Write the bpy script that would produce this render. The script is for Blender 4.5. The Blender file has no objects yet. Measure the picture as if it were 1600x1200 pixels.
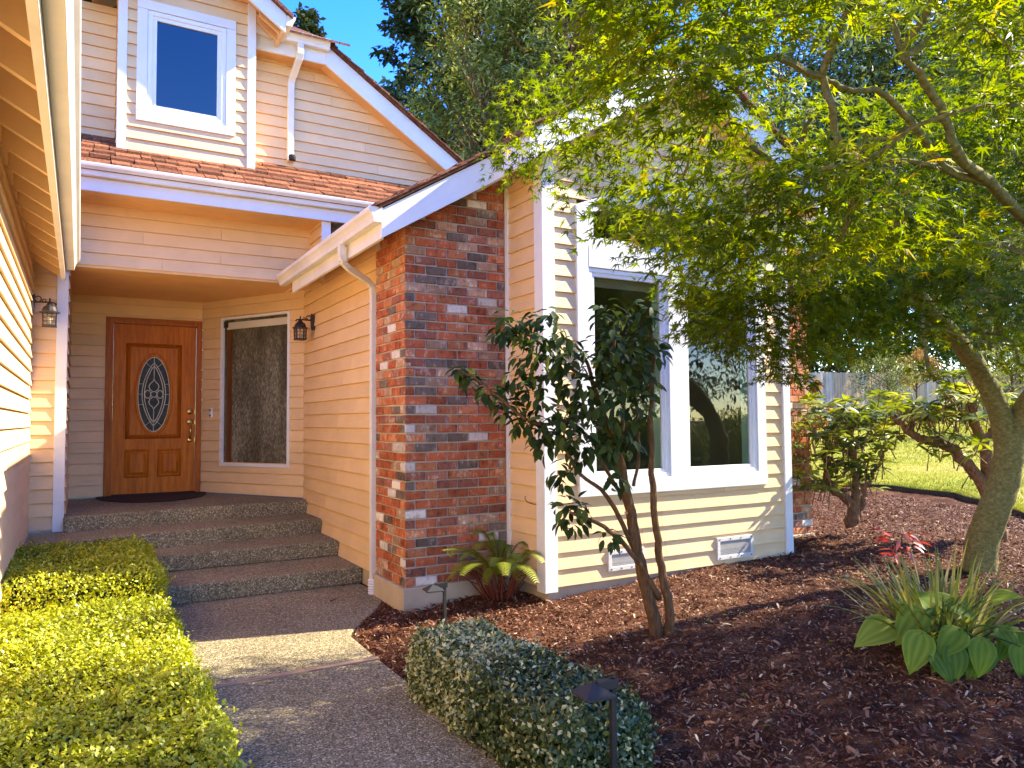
import bpy, bmesh, math, random
import numpy as np
from mathutils import Vector, Matrix
random.seed(7); rng = np.random.default_rng(11)
R = math.radians
S = bpy.context.scene
COL = S.collection
# ------------------------------------------------------------------ camera
F_PX, YAW, PITCH, ROLL, EYE = 1170.0, R(30), R(2.75), R(0.45), 1.5
FW = np.array([math.sin(YAW)*math.cos(PITCH), math.cos(YAW)*math.cos(PITCH), math.sin(PITCH)])
r0 = np.array([math.cos(YAW), -math.sin(YAW), 0.0]); u0 = np.cross(r0, FW)
RT = math.cos(ROLL)*r0 - math.sin(ROLL)*u0; UP = math.cos(ROLL)*u0 + math.sin(ROLL)*r0
CAM = np.array([0, 0, EYE])
cd = bpy.data.cameras.new('camera'); cam = bpy.data.objects.new('camera', cd); COL.objects.link(cam)
M = Matrix(((RT[0], UP[0], -FW[0], 0), (RT[1], UP[1], -FW[1], 0), (RT[2], UP[2], -FW[2], EYE), (0, 0, 0, 1)))
cam.matrix_world = M
cd.sensor_width = 36; cd.lens = 36*F_PX/1600; cd.clip_end = 1500; cd.clip_start = 0.02
S.camera = cam
# ------------------------------------------------------------------ world, sun, exposure
SUN = np.array([1.0, -0.24, 0.84]); SUN /= np.linalg.norm(SUN)
w = bpy.data.worlds.new("World"); S.world = w; w.use_nodes = True
nt = w.node_tree; bg = nt.nodes['Background']
sky = nt.nodes.new('ShaderNodeTexSky'); sky.sky_type = 'NISHITA'; sky.sun_disc = False
sky.sun_elevation = math.asin(SUN[2]); sky.sun_rotation = math.atan2(SUN[0], SUN[1])
sky.air_density = 1.0; sky.dust_density = 0.1; sky.ozone_density = 4.0
hs = nt.nodes.new('ShaderNodeHueSaturation'); hs.inputs['Saturation'].default_value = 1.37; hs.inputs['Hue'].default_value = 0.525
nt.links.new(sky.outputs[0], hs.inputs['Color']); nt.links.new(hs.outputs[0], bg.inputs[0]); bg.inputs[1].default_value = 0.15
sl = bpy.data.lights.new('sun', 'SUN'); sl.energy = 3.0; sl.angle = R(0.5); sl.color = (1.0, 0.93, 0.80)
so = bpy.data.objects.new('sun', sl); COL.objects.link(so); so.location = (10, -3, 12)
so.rotation_euler = Vector(SUN).to_track_quat('Z', 'Y').to_euler()
S.view_settings.view_transform = 'Standard'; S.view_settings.look = 'None'
S.view_settings.exposure = 2.65; S.view_settings.use_white_balance = True; S.view_settings.white_balance_temperature = 7400; S.view_settings.white_balance_tint = 8; S.view_settings.gamma = 1.0; S.view_settings.use_curve_mapping = False
S.render.engine = 'CYCLES'
S.cycles.max_bounces = 8; S.cycles.diffuse_bounces = 5; S.cycles.glossy_bounces = 4; S.cycles.transparent_max_bounces = 8
S.cycles.transmission_bounces = 4; S.cycles.use_denoising = True; S.cycles.sample_clamp_indirect = 8

def pt(x, y, zc):
    return CAM + (FW + RT*(x-800)/F_PX - UP*(y-600)/F_PX)*zc
# ------------------------------------------------------------------ object helpers
WPOS = {}
def wpos(o): return WPOS.get(o.name, np.zeros(3))
def place(o, parent=None, pos=(0, 0, 0)):
    COL.objects.link(o)
    pos = np.array(pos, float); WPOS[o.name] = pos
    if parent is not None:
        o.parent = parent; o.location = pos - wpos(parent)
    else:
        o.location = pos
    return o
def thing(name, label, cat, loc=(0, 0, 0), group=None):
    o = bpy.data.objects.new(name, None); o.empty_display_size = 0.1
    place(o, None, loc); o['label'] = label; o['category'] = cat
    if group: o['group'] = group
    return o
def tag(o, label, cat, group=None):
    o['label'] = label; o['category'] = cat
    if group: o['group'] = group
    return o
def inst(name, mesh, parent, pos, rotz=0.0, rot=None, scale=None):
    o = bpy.data.objects.new(name, mesh); place(o, parent, pos)
    if rot is not None: o.rotation_euler = rot
    elif rotz: o.rotation_euler = (0, 0, rotz)
    if scale is not None: o.scale = (scale,)*3 if np.isscalar(scale) else scale
    return o

class MB:
    def __init__(s): s.v = []; s.f = []; s.m = []
    def add(s, vs, fs, mi=0):
        b = len(s.v); s.v += [tuple(map(float, q)) for q in vs]
        for f in fs: s.f.append(tuple(b+i for i in f)); s.m.append(mi)
    def box(s, x0, x1, y0, y1, z0, z1, mi=0):
        s.add([(x0,y0,z0),(x1,y0,z0),(x1,y1,z0),(x0,y1,z0),(x0,y0,z1),(x1,y0,z1),(x1,y1,z1),(x0,y1,z1)],
              [(3,2,1,0),(4,5,6,7),(0,1,5,4),(1,2,6,5),(2,3,7,6),(3,0,4,7)], mi)
    def prism(s, poly, vec, mi=0):
        n = len(poly); vec = np.array(vec, float); p = [np.array(q, float) for q in poly]
        s.add(p + [q+vec for q in p], [tuple(range(n))[::-1], tuple(range(n, 2*n))] + [(i, (i+1) % n, n+(i+1) % n, n+i) for i in range(n)], mi)
    def tube(s, pts, rad, sides=6, mi=0, cap=True):
        pts = [np.array(p, float) for p in pts]; n = len(pts)
        if np.isscalar(rad): rad = [rad]*n
        prev = None; rings = []
        for i in range(n):
            d = pts[min(i+1, n-1)] - pts[max(i-1, 0)]; d = d/(np.linalg.norm(d)+1e-9)
            a = np.cross(d, [0, 0, 1.0]) if prev is None else prev - d*(prev@d)
            if np.linalg.norm(a) < 1e-3: a = np.cross(d, [1.0, 0, 0])
            a /= np.linalg.norm(a); prev = a; b = np.cross(d, a)
            rings.append([pts[i] + rad[i]*(math.cos(2*math.pi*k/sides)*a + math.sin(2*math.pi*k/sides)*b) for k in range(sides)])
        vs = [q for rr in rings for q in rr]; fs = []
        for i in range(n-1):
            for k in range(sides):
                fs.append((i*sides+k, i*sides+(k+1) % sides, (i+1)*sides+(k+1) % sides, (i+1)*sides+k))
        if cap: fs += [tuple(range(sides))[::-1], tuple((n-1)*sides+k for k in range(sides))]
        s.add(vs, fs, mi)
    def lathe(s, c, prof, sides=12, mi=0, rot0=0.0):
        c = np.array(c, float); vs = []; fs = []
        for (r, z) in prof:
            for k in range(sides):
                a = rot0 + 2*math.pi*k/sides; vs.append(c + np.array([r*math.cos(a), r*math.sin(a), z]))
        for i in range(len(prof)-1):
            for k in range(sides):
                fs.append((i*sides+k, i*sides+(k+1) % sides, (i+1)*sides+(k+1) % sides, (i+1)*sides+k))
        fs += [tuple(range(sides))[::-1], tuple((len(prof)-1)*sides+k for k in range(sides))]
        s.add(vs, fs, mi)
    def mesh(s, name, mats, smooth=False):
        me = bpy.data.meshes.new(name); me.from_pydata(s.v, [], s.f)
        for m in (mats if isinstance(mats, (list, tuple)) else [mats]): me.materials.append(m)
        if any(s.m): me.polygons.foreach_set('material_index', s.m)
        if smooth: me.polygons.foreach_set('use_smooth', [True]*len(s.f))
        me.update(); return me
    def build(s, name, mats, parent=None, pos=None, smooth=False, bevel=0.0, local=False, kind=None):
        """vertices are in world space unless local; the object origin goes to pos"""
        if pos is None: pos = wpos(parent) if parent is not None else (0, 0, 0)
        if not local:
            p = np.array(pos, float); s.v = [tuple(np.array(q)-p) for q in s.v]
        me = s.mesh(name, mats, smooth); o = bpy.data.objects.new(name, me); place(o, parent, pos)
        if bevel:
            b = o.modifiers.new('bevel', 'BEVEL'); b.width = bevel; b.segments = 2; b.limit_method = 'ANGLE'; b.angle_limit = R(40)
        if kind: o['kind'] = kind
        return o

# ------------------------------------------------------------------ materials
def newmat(name):
    m = bpy.data.materials.new(name); m.use_nodes = True; t = m.node_tree
    return m, t, t.nodes['Principled BSDF'], t.nodes['Material Output']
def N(t, kind, **kw):
    n = t.nodes.new(kind)
    for k, v in kw.items():
        if k in n.inputs.keys(): n.inputs[k].default_value = v
        else: setattr(n, k, v)
    return n
def ramp(t, stops, fac=None, interp='LINEAR'):
    n = t.nodes.new('ShaderNodeValToRGB'); e = n.color_ramp; e.interpolation = interp
    while len(e.elements) < len(stops): e.elements.new(0.5)
    for el, (p, c) in zip(e.elements, stops): el.position = p; el.color = (*c, 1)
    if fac is not None: t.links.new(fac, n.inputs[0])
    return n
def coords(t, scale=(1, 1, 1), kind='Object', jitter=True):
    tc = N(t, 'ShaderNodeTexCoord'); mp = N(t, 'ShaderNodeMapping'); mp.inputs['Scale'].default_value = scale
    t.links.new(tc.outputs[kind], mp.inputs[0])
    if jitter:
        oi = N(t, 'ShaderNodeObjectInfo'); mu = N(t, 'ShaderNodeMath', operation='MULTIPLY'); mu.inputs[1].default_value = 37.0
        t.links.new(oi.outputs['Random'], mu.inputs[0]); t.links.new(mu.outputs[0], mp.inputs['Location'])
    return mp.outputs[0]
def noise(t, vec, scale, detail=4, rough=0.6):
    n = N(t, 'ShaderNodeTexNoise'); n.inputs['Scale'].default_value = scale; n.inputs['Detail'].default_value = detail; n.inputs['Roughness'].default_value = rough
    t.links.new(vec, n.inputs['Vector']); return n.outputs['Fac']
def bump(t, bsdf, h, strength=0.3, dist=0.01):
    b = N(t, 'ShaderNodeBump'); b.inputs['Strength'].default_value = strength; b.inputs['Distance'].default_value = dist
    t.links.new(h, b.inputs['Height']); t.links.new(b.outputs[0], bsdf.inputs['Normal'])
def hsv_vary(t, col, amt=0.12, hue=0.0):
    oi = N(t, 'ShaderNodeObjectInfo'); mr = N(t, 'ShaderNodeMapRange'); mr.inputs[3].default_value = 1-amt; mr.inputs[4].default_value = 1+amt
    t.links.new(oi.outputs['Random'], mr.inputs[0]); h = N(t, 'ShaderNodeHueSaturation'); t.links.new(col, h.inputs['Color']); t.links.new(mr.outputs[0], h.inputs['Value'])
    return h.outputs['Color']

def paint(name, col, scale=(2, 60, 60), bs=0.25, rough=0.55, vary=0.05, dirt=0.12):
    m, t, b, o = newmat(name)
    v = coords(t, scale); n1 = noise(t, v, 1.0, 5, 0.65); v2 = coords(t, (1, 1, 1)); n2 = noise(t, v2, 2.3, 5, 0.6)
    c = np.array(col); r = ramp(t, [(0.3, tuple(c*(1-dirt))), (0.62, tuple(c))], n2)
    t.links.new(hsv_vary(t, r.outputs[0], vary), b.inputs['Base Color'])
    b.inputs['Roughness'].default_value = rough; b.inputs['Specular IOR Level'].default_value = 0.3
    bump(t, b, n1, bs, 0.004); return m
SIDING = (0.78, 0.535, 0.285)
M_siding = paint('siding_paint', SIDING, (3, 90, 90), 0.55)
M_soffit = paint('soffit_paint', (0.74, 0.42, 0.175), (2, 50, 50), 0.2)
M_white = paint('white_trim_paint', (0.73, 0.73, 0.715), (3, 60, 60), 0.3, 0.5, 0.02, 0.08)
M_gutter = paint('gutter_enamel', (0.76, 0.72, 0.63), (2, 2, 2), 0.06, 0.35, 0.02, 0.18)
M_vinyl = paint('vinyl_frame', (0.76, 0.76, 0.75), (1, 1, 1), 0.02, 0.3, 0.01, 0.05)
M_conc = paint('foundation_concrete', (0.52, 0.42, 0.29), (14, 14, 14), 0.35, 0.85, 0.03, 0.3)
M_mint = paint('mint_wall_paint', (0.50, 0.82, 0.63), (1, 1, 1), 0.05)
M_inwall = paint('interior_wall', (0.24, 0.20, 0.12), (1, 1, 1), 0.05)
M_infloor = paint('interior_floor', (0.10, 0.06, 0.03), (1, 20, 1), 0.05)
M_bone = paint('interior_cream', (0.62, 0.58, 0.47), (1, 1, 1), 0.02)

def mk_brick(name, a, c, d):
    m, t, b, o = newmat(name); v = coords(t, (1, 1, 1)); n1 = noise(t, v, 26, 6, 0.7); n2 = noise(t, v, 9, 4, 0.6)
    v3 = coords(t, (1.0, 1.0, 0.18)); n3 = noise(t, v3, 60, 3, 0.6)
    mx = N(t, 'ShaderNodeMath', operation='ADD'); t.links.new(n1, mx.inputs[0]); t.links.new(n2, mx.inputs[1])
    ad = N(t, 'ShaderNodeMath', operation='MULTIPLY_ADD'); ad.inputs[1].default_value = 0.6; t.links.new(n3, ad.inputs[0]); t.links.new(mx.outputs[0], ad.inputs[2])
    hf = N(t, 'ShaderNodeMath', operation='MULTIPLY'); hf.inputs[1].default_value = 0.3846; t.links.new(ad.outputs[0], hf.inputs[0])
    r = ramp(t, [(0.40, a), (0.475, c), (0.53, c), (0.575, d)], hf.outputs[0])
    t.links.new(hsv_vary(t, r.outputs[0], 0.28), b.inputs['Base Color']); b.inputs['Roughness'].default_value = 0.88
    b.inputs['Specular IOR Level'].default_value = 0.2
    bump(t, b, n1, 0.6, 0.006); return m
BRICKS = [mk_brick('red_brick', (.16, .042, .020), (.38, .10, .042), (.50, .22, .13)),
          mk_brick('orange_brick', (.21, .065, .027), (.44, .155, .066), (.56, .34, .22)),
          mk_brick('plum_brick', (.12, .045, .032), (.28, .10, .064), (.42, .26, .19)),
          mk_brick('dark_brick', (.07, .05, .04), (.15, .108, .082), (.30, .23, .18)),
          mk_brick('tan_brick', (.22, .12, .07), (.40, .23, .14), (.56, .46, .36)),
          mk_brick('whitewashed_brick', (.40, .30, .23), (.60, .54, .47), (.68, .64, .58))]
BW = [0.37, 0.22, 0.15, 0.085, 0.12, 0.055]
M_mortar = paint('mortar', (0.50, 0.44, 0.37), (30, 30, 30), 0.5, 0.9, 0.0, 0.3)

def mk_wood(name, cols, scale=(30, 30, 2.2), bs=0.25, rough=0.45, vary=0.1, spec=0.4):
    m, t, b, o = newmat(name); v = coords(t, scale); n1 = noise(t, v, 1.0, 7, 0.72)
    v2 = coords(t, (scale[0]*4, scale[1]*4, scale[2]*1.5)); n2 = noise(t, v2, 1.0, 3, 0.6)
    ad = N(t, 'ShaderNodeMath', operation='MULTIPLY_ADD'); ad.inputs[1].default_value = 0.35; t.links.new(n2, ad.inputs[0]); t.links.new(n1, ad.inputs[2])
    r = ramp(t, [(0.42, cols[0]), (0.66, cols[1]), (0.86, cols[2])], ad.outputs[0])
    t.links.new(hsv_vary(t, r.outputs[0], vary), b.inputs['Base Color']); b.inputs['Roughness'].default_value = rough
    b.inputs['Specular IOR Level'].default_value = spec; bump(t, b, n1, bs, 0.003); return m
M_oak = mk_wood('door_oak', [(.27, .066, .006), (.49, .135, .010), (.62, .20, .022)], (26, 26, 2.0), 0.15, 0.5, 0.0, 0.2)
M_oakdark = mk_wood('door_moulding_oak', [(.20, .045, .004), (.36, .092, .008), (.46, .135, .014)], (26, 26, 2.0), 0.15, 0.45, 0.0, 0.2)
M_shingle = mk_wood('cedar_shingle', [(.05, .015, .007), (.20, .068, .028), (.38, .17, .08)], (60, 3, 60), 0.7, 0.8, 0.4, 0.15)
M_shdark = mk_wood('cedar_edge', [(.05, .02, .012), (.15, .06, .035), (.3, .15, .09)], (40, 6, 40), 0.6, 0.85, 0.4, 0.1)
M_fence = mk_wood('weathered_cedar', [(.30, .22, .15), (.52, .40, .27), (.64, .51, .36)], (40, 40, 1.2), 0.4, 0.85, 0.3, 0.1)
M_fencew = mk_wood('fresh_cedar', [(.34, .19, .08), (.58, .36, .18), (.68, .47, .27)], (40, 40, 1.2), 0.4, 0.85, 0.25, 0.1)
M_strip = mk_wood('joint_wood', [(.16, .095, .055), (.30, .19, .12), (.42, .29, .2)], (3, 60, 60), 0.5, 0.85, 0.0)

def metal(name, col, rough=0.4, met=0.0):
    m, t, b, o = newmat(name); v = coords(t, (1, 1, 1)); n1 = noise(t, v, 60, 3, 0.6)
    r = ramp(t, [(0.3, tuple(np.array(col)*0.8)), (0.7, col)], n1); t.links.new(r.outputs[0], b.inputs['Base Color'])
    b.inputs['Roughness'].default_value = rough; b.inputs['Metallic'].default_value = met; bump(t, b, n1, 0.12, 0.002); return m
M_black = metal('black_iron', (0.018, 0.013, 0.011), 0.45)
M_lampblk = metal('powder_coat', (0.02, 0.02, 0.021), 0.5)
M_brass = metal('brass', (0.66, 0.44, 0.16), 0.22, 1.0)
M_silver = metal('zinc_caming', (0.72, 0.68, 0.58), 0.35, 0.3)
M_galv = metal('galvanised_steel', (0.66, 0.64, 0.60), 0.55, 0.1)
M_meshg = metal('vent_screen_wire', (0.62, 0.61, 0.58), 0.6, 0.0)
M_rubber = metal('rubber_mat', (0.012, 0.010, 0.009), 0.8)
M_dark = metal('near_black', (0.010, 0.008, 0.006), 0.9)
M_copper = metal('kickplate_copper', (0.34, 0.09, 0.03), 0.5)

def mk_glass(name, ior=1.7, tint=(0.86, 0.89, 0.84), rough=0.0, bumpy=0.0):
    m, t, b, o = newmat(name); t.nodes.remove(b)
    fr = N(t, 'ShaderNodeFresnel'); fr.inputs[0].default_value = ior
    tr = N(t, 'ShaderNodeBsdfTransparent'); tr.inputs[0].default_value = (*tint, 1)
    gl = N(t, 'ShaderNodeBsdfGlossy'); gl.inputs['Roughness'].default_value = rough
    mx = N(t, 'ShaderNodeMixShader'); ge = N(t, 'ShaderNodeNewGeometry'); fm_ = N(t, 'ShaderNodeMath', operation='SUBTRACT'); fm_.inputs[0].default_value = 1.0; t.links.new(ge.outputs['Backfacing'], fm_.inputs[1]); fk = N(t, 'ShaderNodeMath', operation='MULTIPLY'); t.links.new(fr.outputs[0], fk.inputs[0]); t.links.new(fm_.outputs[0], fk.inputs[1]); t.links.new(fk.outputs[0], mx.inputs[0]); t.links.new(tr.outputs[0], mx.inputs[1]); t.links.new(gl.outputs[0], mx.inputs[2])
    v = coords(t, (1, 1, 1), jitter=False); n = noise(t, v, 1.2 if not bumpy else 55, 2, 0.5)
    bp = N(t, 'ShaderNodeBump'); bp.inputs['Strength'].default_value = bumpy or 0.02; bp.inputs['Distance'].default_value = 0.02
    t.links.new(n, bp.inputs['Height']); t.links.new(bp.outputs[0], gl.inputs['Normal'])
    t.links.new(mx.outputs[0], o.inputs[0]); return m
M_glass = mk_glass('window_glass')
M_glassu = mk_glass('upper_window_glass', 2.1, (0.25, 0.32, 0.42))
M_glasslamp = mk_glass('lantern_glass', 1.5, (0.95, 0.93, 0.88), 0.15, 0.4)
# obscure rain glass, opaque; coarse reflections painted in as streaky tone
m, t, b, o = newmat('rain_glass'); v = coords(t, (1, 1, 0.55), jitter=False)
n1 = noise(t, v, 42, 3, 0.7); n2 = noise(t, coords(t, (1, 1, .4), jitter=False), 2.2, 3, 0.6)
n3 = noise(t, coords(t, (3.2, 3.2, .22), jitter=False), 1.0, 2, 0.5); s3 = N(t, 'ShaderNodeMath', operation='MULTIPLY'); t.links.new(n2, s3.inputs[0]); t.links.new(n3, s3.inputs[1]); s4 = N(t, 'ShaderNodeMath', operation='MULTIPLY'); s4.inputs[1].default_value = 2.0; t.links.new(s3.outputs[0], s4.inputs[0])
sx = N(t, 'ShaderNodeMath', operation='MULTIPLY'); t.links.new(n1, sx.inputs[0]); t.links.new(s4.outputs[0], sx.inputs[1])
rr = ramp(t, [(0.14, (.04, .037, .024)), (0.28, (.115, .108, .07)), (0.42, (.27, .26, .19))], sx.outputs[0])
t.links.new(rr.outputs[0], b.inputs['Base Color']); b.inputs['Roughness'].default_value = 0.22; bump(t, b, n1, 0.6, 0.01); M_rain = m
m, t, b, o = newmat('leaded_glass'); v = coords(t, (1, 1, 1), jitter=False); n1 = noise(t, v, 30, 3, 0.7)
rr = ramp(t, [(0.35, (.010, .011, .008)), (0.6, (.03, .03, .02)), (0.75, (.09, .085, .055))], n1); t.links.new(rr.outputs[0], b.inputs['Base Color']); b.inputs['Specular IOR Level'].default_value = 0.2
b.inputs['Roughness'].default_value = 0.3; bump(t, b, n1, 0.5, 0.01); M_lead = m
# exposed aggregate
m, t, b, o = newmat('exposed_aggregate'); v = coords(t, (1, 1, 1), jitter=False)
vo = N(t, 'ShaderNodeTexVoronoi'); vo.inputs['Scale'].default_value = 120; t.links.new(v, vo.inputs['Vector'])
sp = N(t, 'ShaderNodeSeparateColor'); t.links.new(vo.outputs['Color'], sp.inputs[0])
rc = ramp(t, [(0.0, (.075, .062, .034)), (0.35, (.155, .135, .08)), (0.7, (.235, .21, .13)), (0.9, (.34, .30, .2)), (1.0, (.56, .5, .38))], sp.outputs[0])
rd = ramp(t, [(0.0, (1, 1, 1)), (0.55, (.85, .85, .85)), (0.9, (.35, .33, .3))], vo.outputs['Distance']); rd.color_ramp.elements[0].position = 0.2
mul = N(t, 'ShaderNodeMix', data_type='RGBA', blend_type='MULTIPLY'); mul.inputs[0].default_value = 0.55
t.links.new(rc.outputs[0], mul.inputs[6]); t.links.new(rd.outputs[0], mul.inputs[7])
nb = noise(t, v, 1.3, 5, 0.6); rb = ramp(t, [(0.3, (.95, .91, .82)), (0.7, (1.45, 1.38, 1.22))], nb)
mu2 = N(t, 'ShaderNodeMix', data_type='RGBA', blend_type='MULTIPLY'); mu2.inputs[0].default_value = 1.0
t.links.new(mul.outputs[2], mu2.inputs[6]); t.links.new(rb.outputs[0], mu2.inputs[7]); t.links.new(mu2.outputs[2], b.inputs['Base Color'])
b.inputs['Roughness'].default_value = 0.75; b.inputs['Specular IOR Level'].default_value = 0.35
inv = N(t, 'ShaderNodeMath', operation='SUBTRACT'); inv.inputs[0].default_value = 1.0; t.links.new(vo.outputs['Distance'], inv.inputs[1])
bump(t, b, inv.outputs[0], 0.7, 0.006); M_agg = m
def attr_mat(name, stops, transl=0.0, rough=0.5, spec=0.35, tcol=None, gain=1.0):
    m, t, b, o = newmat(name); a = N(t, 'ShaderNodeAttribute'); a.attribute_name = 'tint'
    r = ramp(t, stops, a.outputs['Fac']); t.links.new(r.outputs[0], b.inputs['Base Color'])
    b.inputs['Roughness'].default_value = rough; b.inputs['Specular IOR Level'].default_value = spec
    if transl:
        tl = N(t, 'ShaderNodeBsdfTranslucent'); h = N(t, 'ShaderNodeMix', data_type='RGBA', blend_type='MULTIPLY'); h.inputs[0].default_value = 1.0
        t.links.new(r.outputs[0], h.inputs[6]); h.inputs[7].default_value = (*(tcol or (1.5, 1.4, .6)), 1); t.links.new(h.outputs[2], tl.inputs[0])
        mx = N(t, 'ShaderNodeMixShader'); mx.inputs[0].default_value = transl; t.links.new(b.outputs[0], mx.inputs[1]); t.links.new(tl.outputs[0], mx.inputs[2]); t.links.new(mx.outputs[0], o.inputs[0])
    return m
M_chip = attr_mat('mulch_chip', [(0, (.045, .012, .006)), (.45, (.125, .038, .016)), (.75, (.235, .11, .052)), (.92, (.34, .21, .11)), (1, (.5, .38, .24))], rough=0.7, spec=0.3)
M_maple = attr_mat('maple_leaf', [(0, (.052, .088, .007)), (.5, (.135, .175, .010)), (.85, (.24, .26, .016)), (1, (.36, .24, .02))], 0.56, 0.45, 0.25, (1.7, 1.7, .4))
M_box = attr_mat('boxwood_leaf', [(0, (.13, .165, .008)), (.5, (.32, .36, .016)), (.85, (.46, .46, .025)), (1, (.55, .47, .04))], 0.25, 0.4, 0.4, (1.4, 1.4, .5))
M_vari = attr_mat('variegated_leaf', [(0, (.03, .055, .018)), (.45, (.07, .11, .03)), (.72, (.14, .17, .06)), (.80, (.42, .42, .18)), (1, (.54, .54, .29))], 0.2, 0.4, 0.4, (1.2, 1.3, .7))
M_shrub = attr_mat('shrub_leaf', [(0, (.016, .030, .010)), (.5, (.034, .058, .015)), (.85, (.07, .10, .025)), (1, (.13, .15, .03))], 0.22, 0.55, 0.08, (1.6, 1.7, .6))
M_rhod = attr_mat('rhododendron_leaf', [(0, (.045, .07, .02)), (.4, (.13, .17, .025)), (.8, (.32, .34, .04)), (1, (.46, .42, .09))], 0.3, 0.4, 0.35, (1.4, 1.5, .5))
M_fern = attr_mat('fern_frond', [(0, (.08, .13, .012)), (.5, (.19, .25, .02)), (1, (.36, .40, .06))], 0.35, 0.5, 0.3, (1.5, 1.5, .5))
M_hosta = attr_mat('hosta_leaf', [(0, (.05, .10, .012)), (.5, (.13, .20, .02)), (1, (.30, .36, .05))], 0.35, 0.6, 0.15, (1.3, 1.5, .5))
M_lily = attr_mat('daylily_blade', [(0, (.07, .10, .02)), (.5, (.18, .20, .04)), (.8, (.34, .30, .09)), (1, (.46, .36, .17))], 0.3, 0.5, 0.3, (1.3, 1.3, .6))
M_redleaf = attr_mat('red_leaf', [(0, (.14, .02, .02)), (.6, (.32, .05, .04)), (1, (.45, .2, .17))], 0.3, 0.4, 0.4, (1.6, .9, .8))
M_grass = attr_mat('lawn_blade', [(0, (.12, .14, .012)), (.5, (.24, .25, .02)), (.8, (.38, .33, .05)), (1, (.45, .37, .14))], 0.3, 0.6, 0.2, (1.2, 1.2, .6))
M_fir = attr_mat('fir_needles', [(0, (.022, .038, .018)), (.5, (.06, .09, .034)), (1, (.16, .18, .055))], 0.1, 0.6, 0.2)
M_tree = attr_mat('broadleaf', [(0, (.045, .075, .018)), (.5, (.17, .20, .045)), (1, (.44, .43, .13))], 0.3, 0.5, 0.3)
M_ytree = attr_mat('bright_broadleaf', [(0, (.06, .10, .012)), (.5, (.16, .21, .02)), (1, (.32, .32, .05))], 0.4, 0.5, 0.3)
M_orange = attr_mat('orange_leaf', [(0, (.2, .09, .02)), (.5, (.38, .19, .05)), (1, (.45, .33, .08))], 0.35, 0.5, 0.3)
def mk_bark(name, a, c, d, scale=(12, 12, 4), bs=0.6):
    m, t, b, o = newmat(name); v = coords(t, scale, jitter=False); n1 = noise(t, v, 2.0, 8, 0.7)
    r = ramp(t, [(0.3, a), (0.55, c), (0.75, d)], n1); t.links.new(r.outputs[0], b.inputs['Base Color']); b.inputs['Roughness'].default_value = 0.85
    b.inputs['Specular IOR Level'].default_value = 0.2; bump(t, b, n1, bs, 0.02); return m
M_bark = mk_bark('maple_bark', (.09, .08, .02), (.20, .165, .05), (.36, .31, .15), (16, 16, 24), 0.45)
M_bark2 = mk_bark('shrub_bark', (.06, .03, .014), (.17, .085, .035), (.32, .19, .09), (30, 30, 6), 0.8)
M_bark3 = mk_bark('rhododendron_bark', (.10, .05, .03), (.24, .13, .07), (.38, .24, .14), (20, 20, 12), 0.9)
M_stem = mk_bark('fern_stem', (.10, .02, .012), (.2, .05, .025), (.28, .10, .05), (30, 30, 4), 0.4)
M_vine = mk_bark('dry_vine', (.07, .03, .015), (.14, .07, .03), (.2, .1, .05))
def mk_ground(name, stops, scale=3.0, bs=0.5, fine=60):
    m, t, b, o = newmat(name); v = coords(t, (1, 1, 1), jitter=False); n1 = noise(t, v, scale, 6, 0.7); n2 = noise(t, v, fine, 3, 0.7)
    ad = N(t, 'ShaderNodeMath', operation='MULTIPLY_ADD'); ad.inputs[1].default_value = 0.6; t.links.new(n2, ad.inputs[0]); t.links.new(n1, ad.inputs[2])
    r = ramp(t, stops, ad.outputs[0]); t.links.new(r.outputs[0], b.inputs['Base Color']); b.inputs['Roughness'].default_value = 0.9; b.inputs['Specular IOR Level'].default_value = 0.1
    bump(t, b, n2, bs, 0.02); return m
M_bed = mk_ground('mulch_soil', [(.5, (.025, .008, .004)), (.8, (.075, .026, .012)), (1.0, (.18, .085, .042))], 4, 0.9, 130)
M_lawn = mk_ground('lawn_turf', [(.55, (.12, .15, .012)), (.78, (.23, .24, .025)), (.95, (.36, .31, .09))], 0.55, 0.5, 45)
M_soil = mk_ground('soil', [(.5, (.025, .014, .008)), (.9, (.06, .035, .02))], 4, 0.6, 50)
M_earth = mk_ground('earth', [(.5, (.07, .08, .025)), (.9, (.13, .13, .05))], 0.3, 0.4, 9)
M_road = mk_ground('asphalt', [(.5, (.045, .045, .047)), (.9, (.07, .07, .07))], 2, 0.3, 120)

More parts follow.
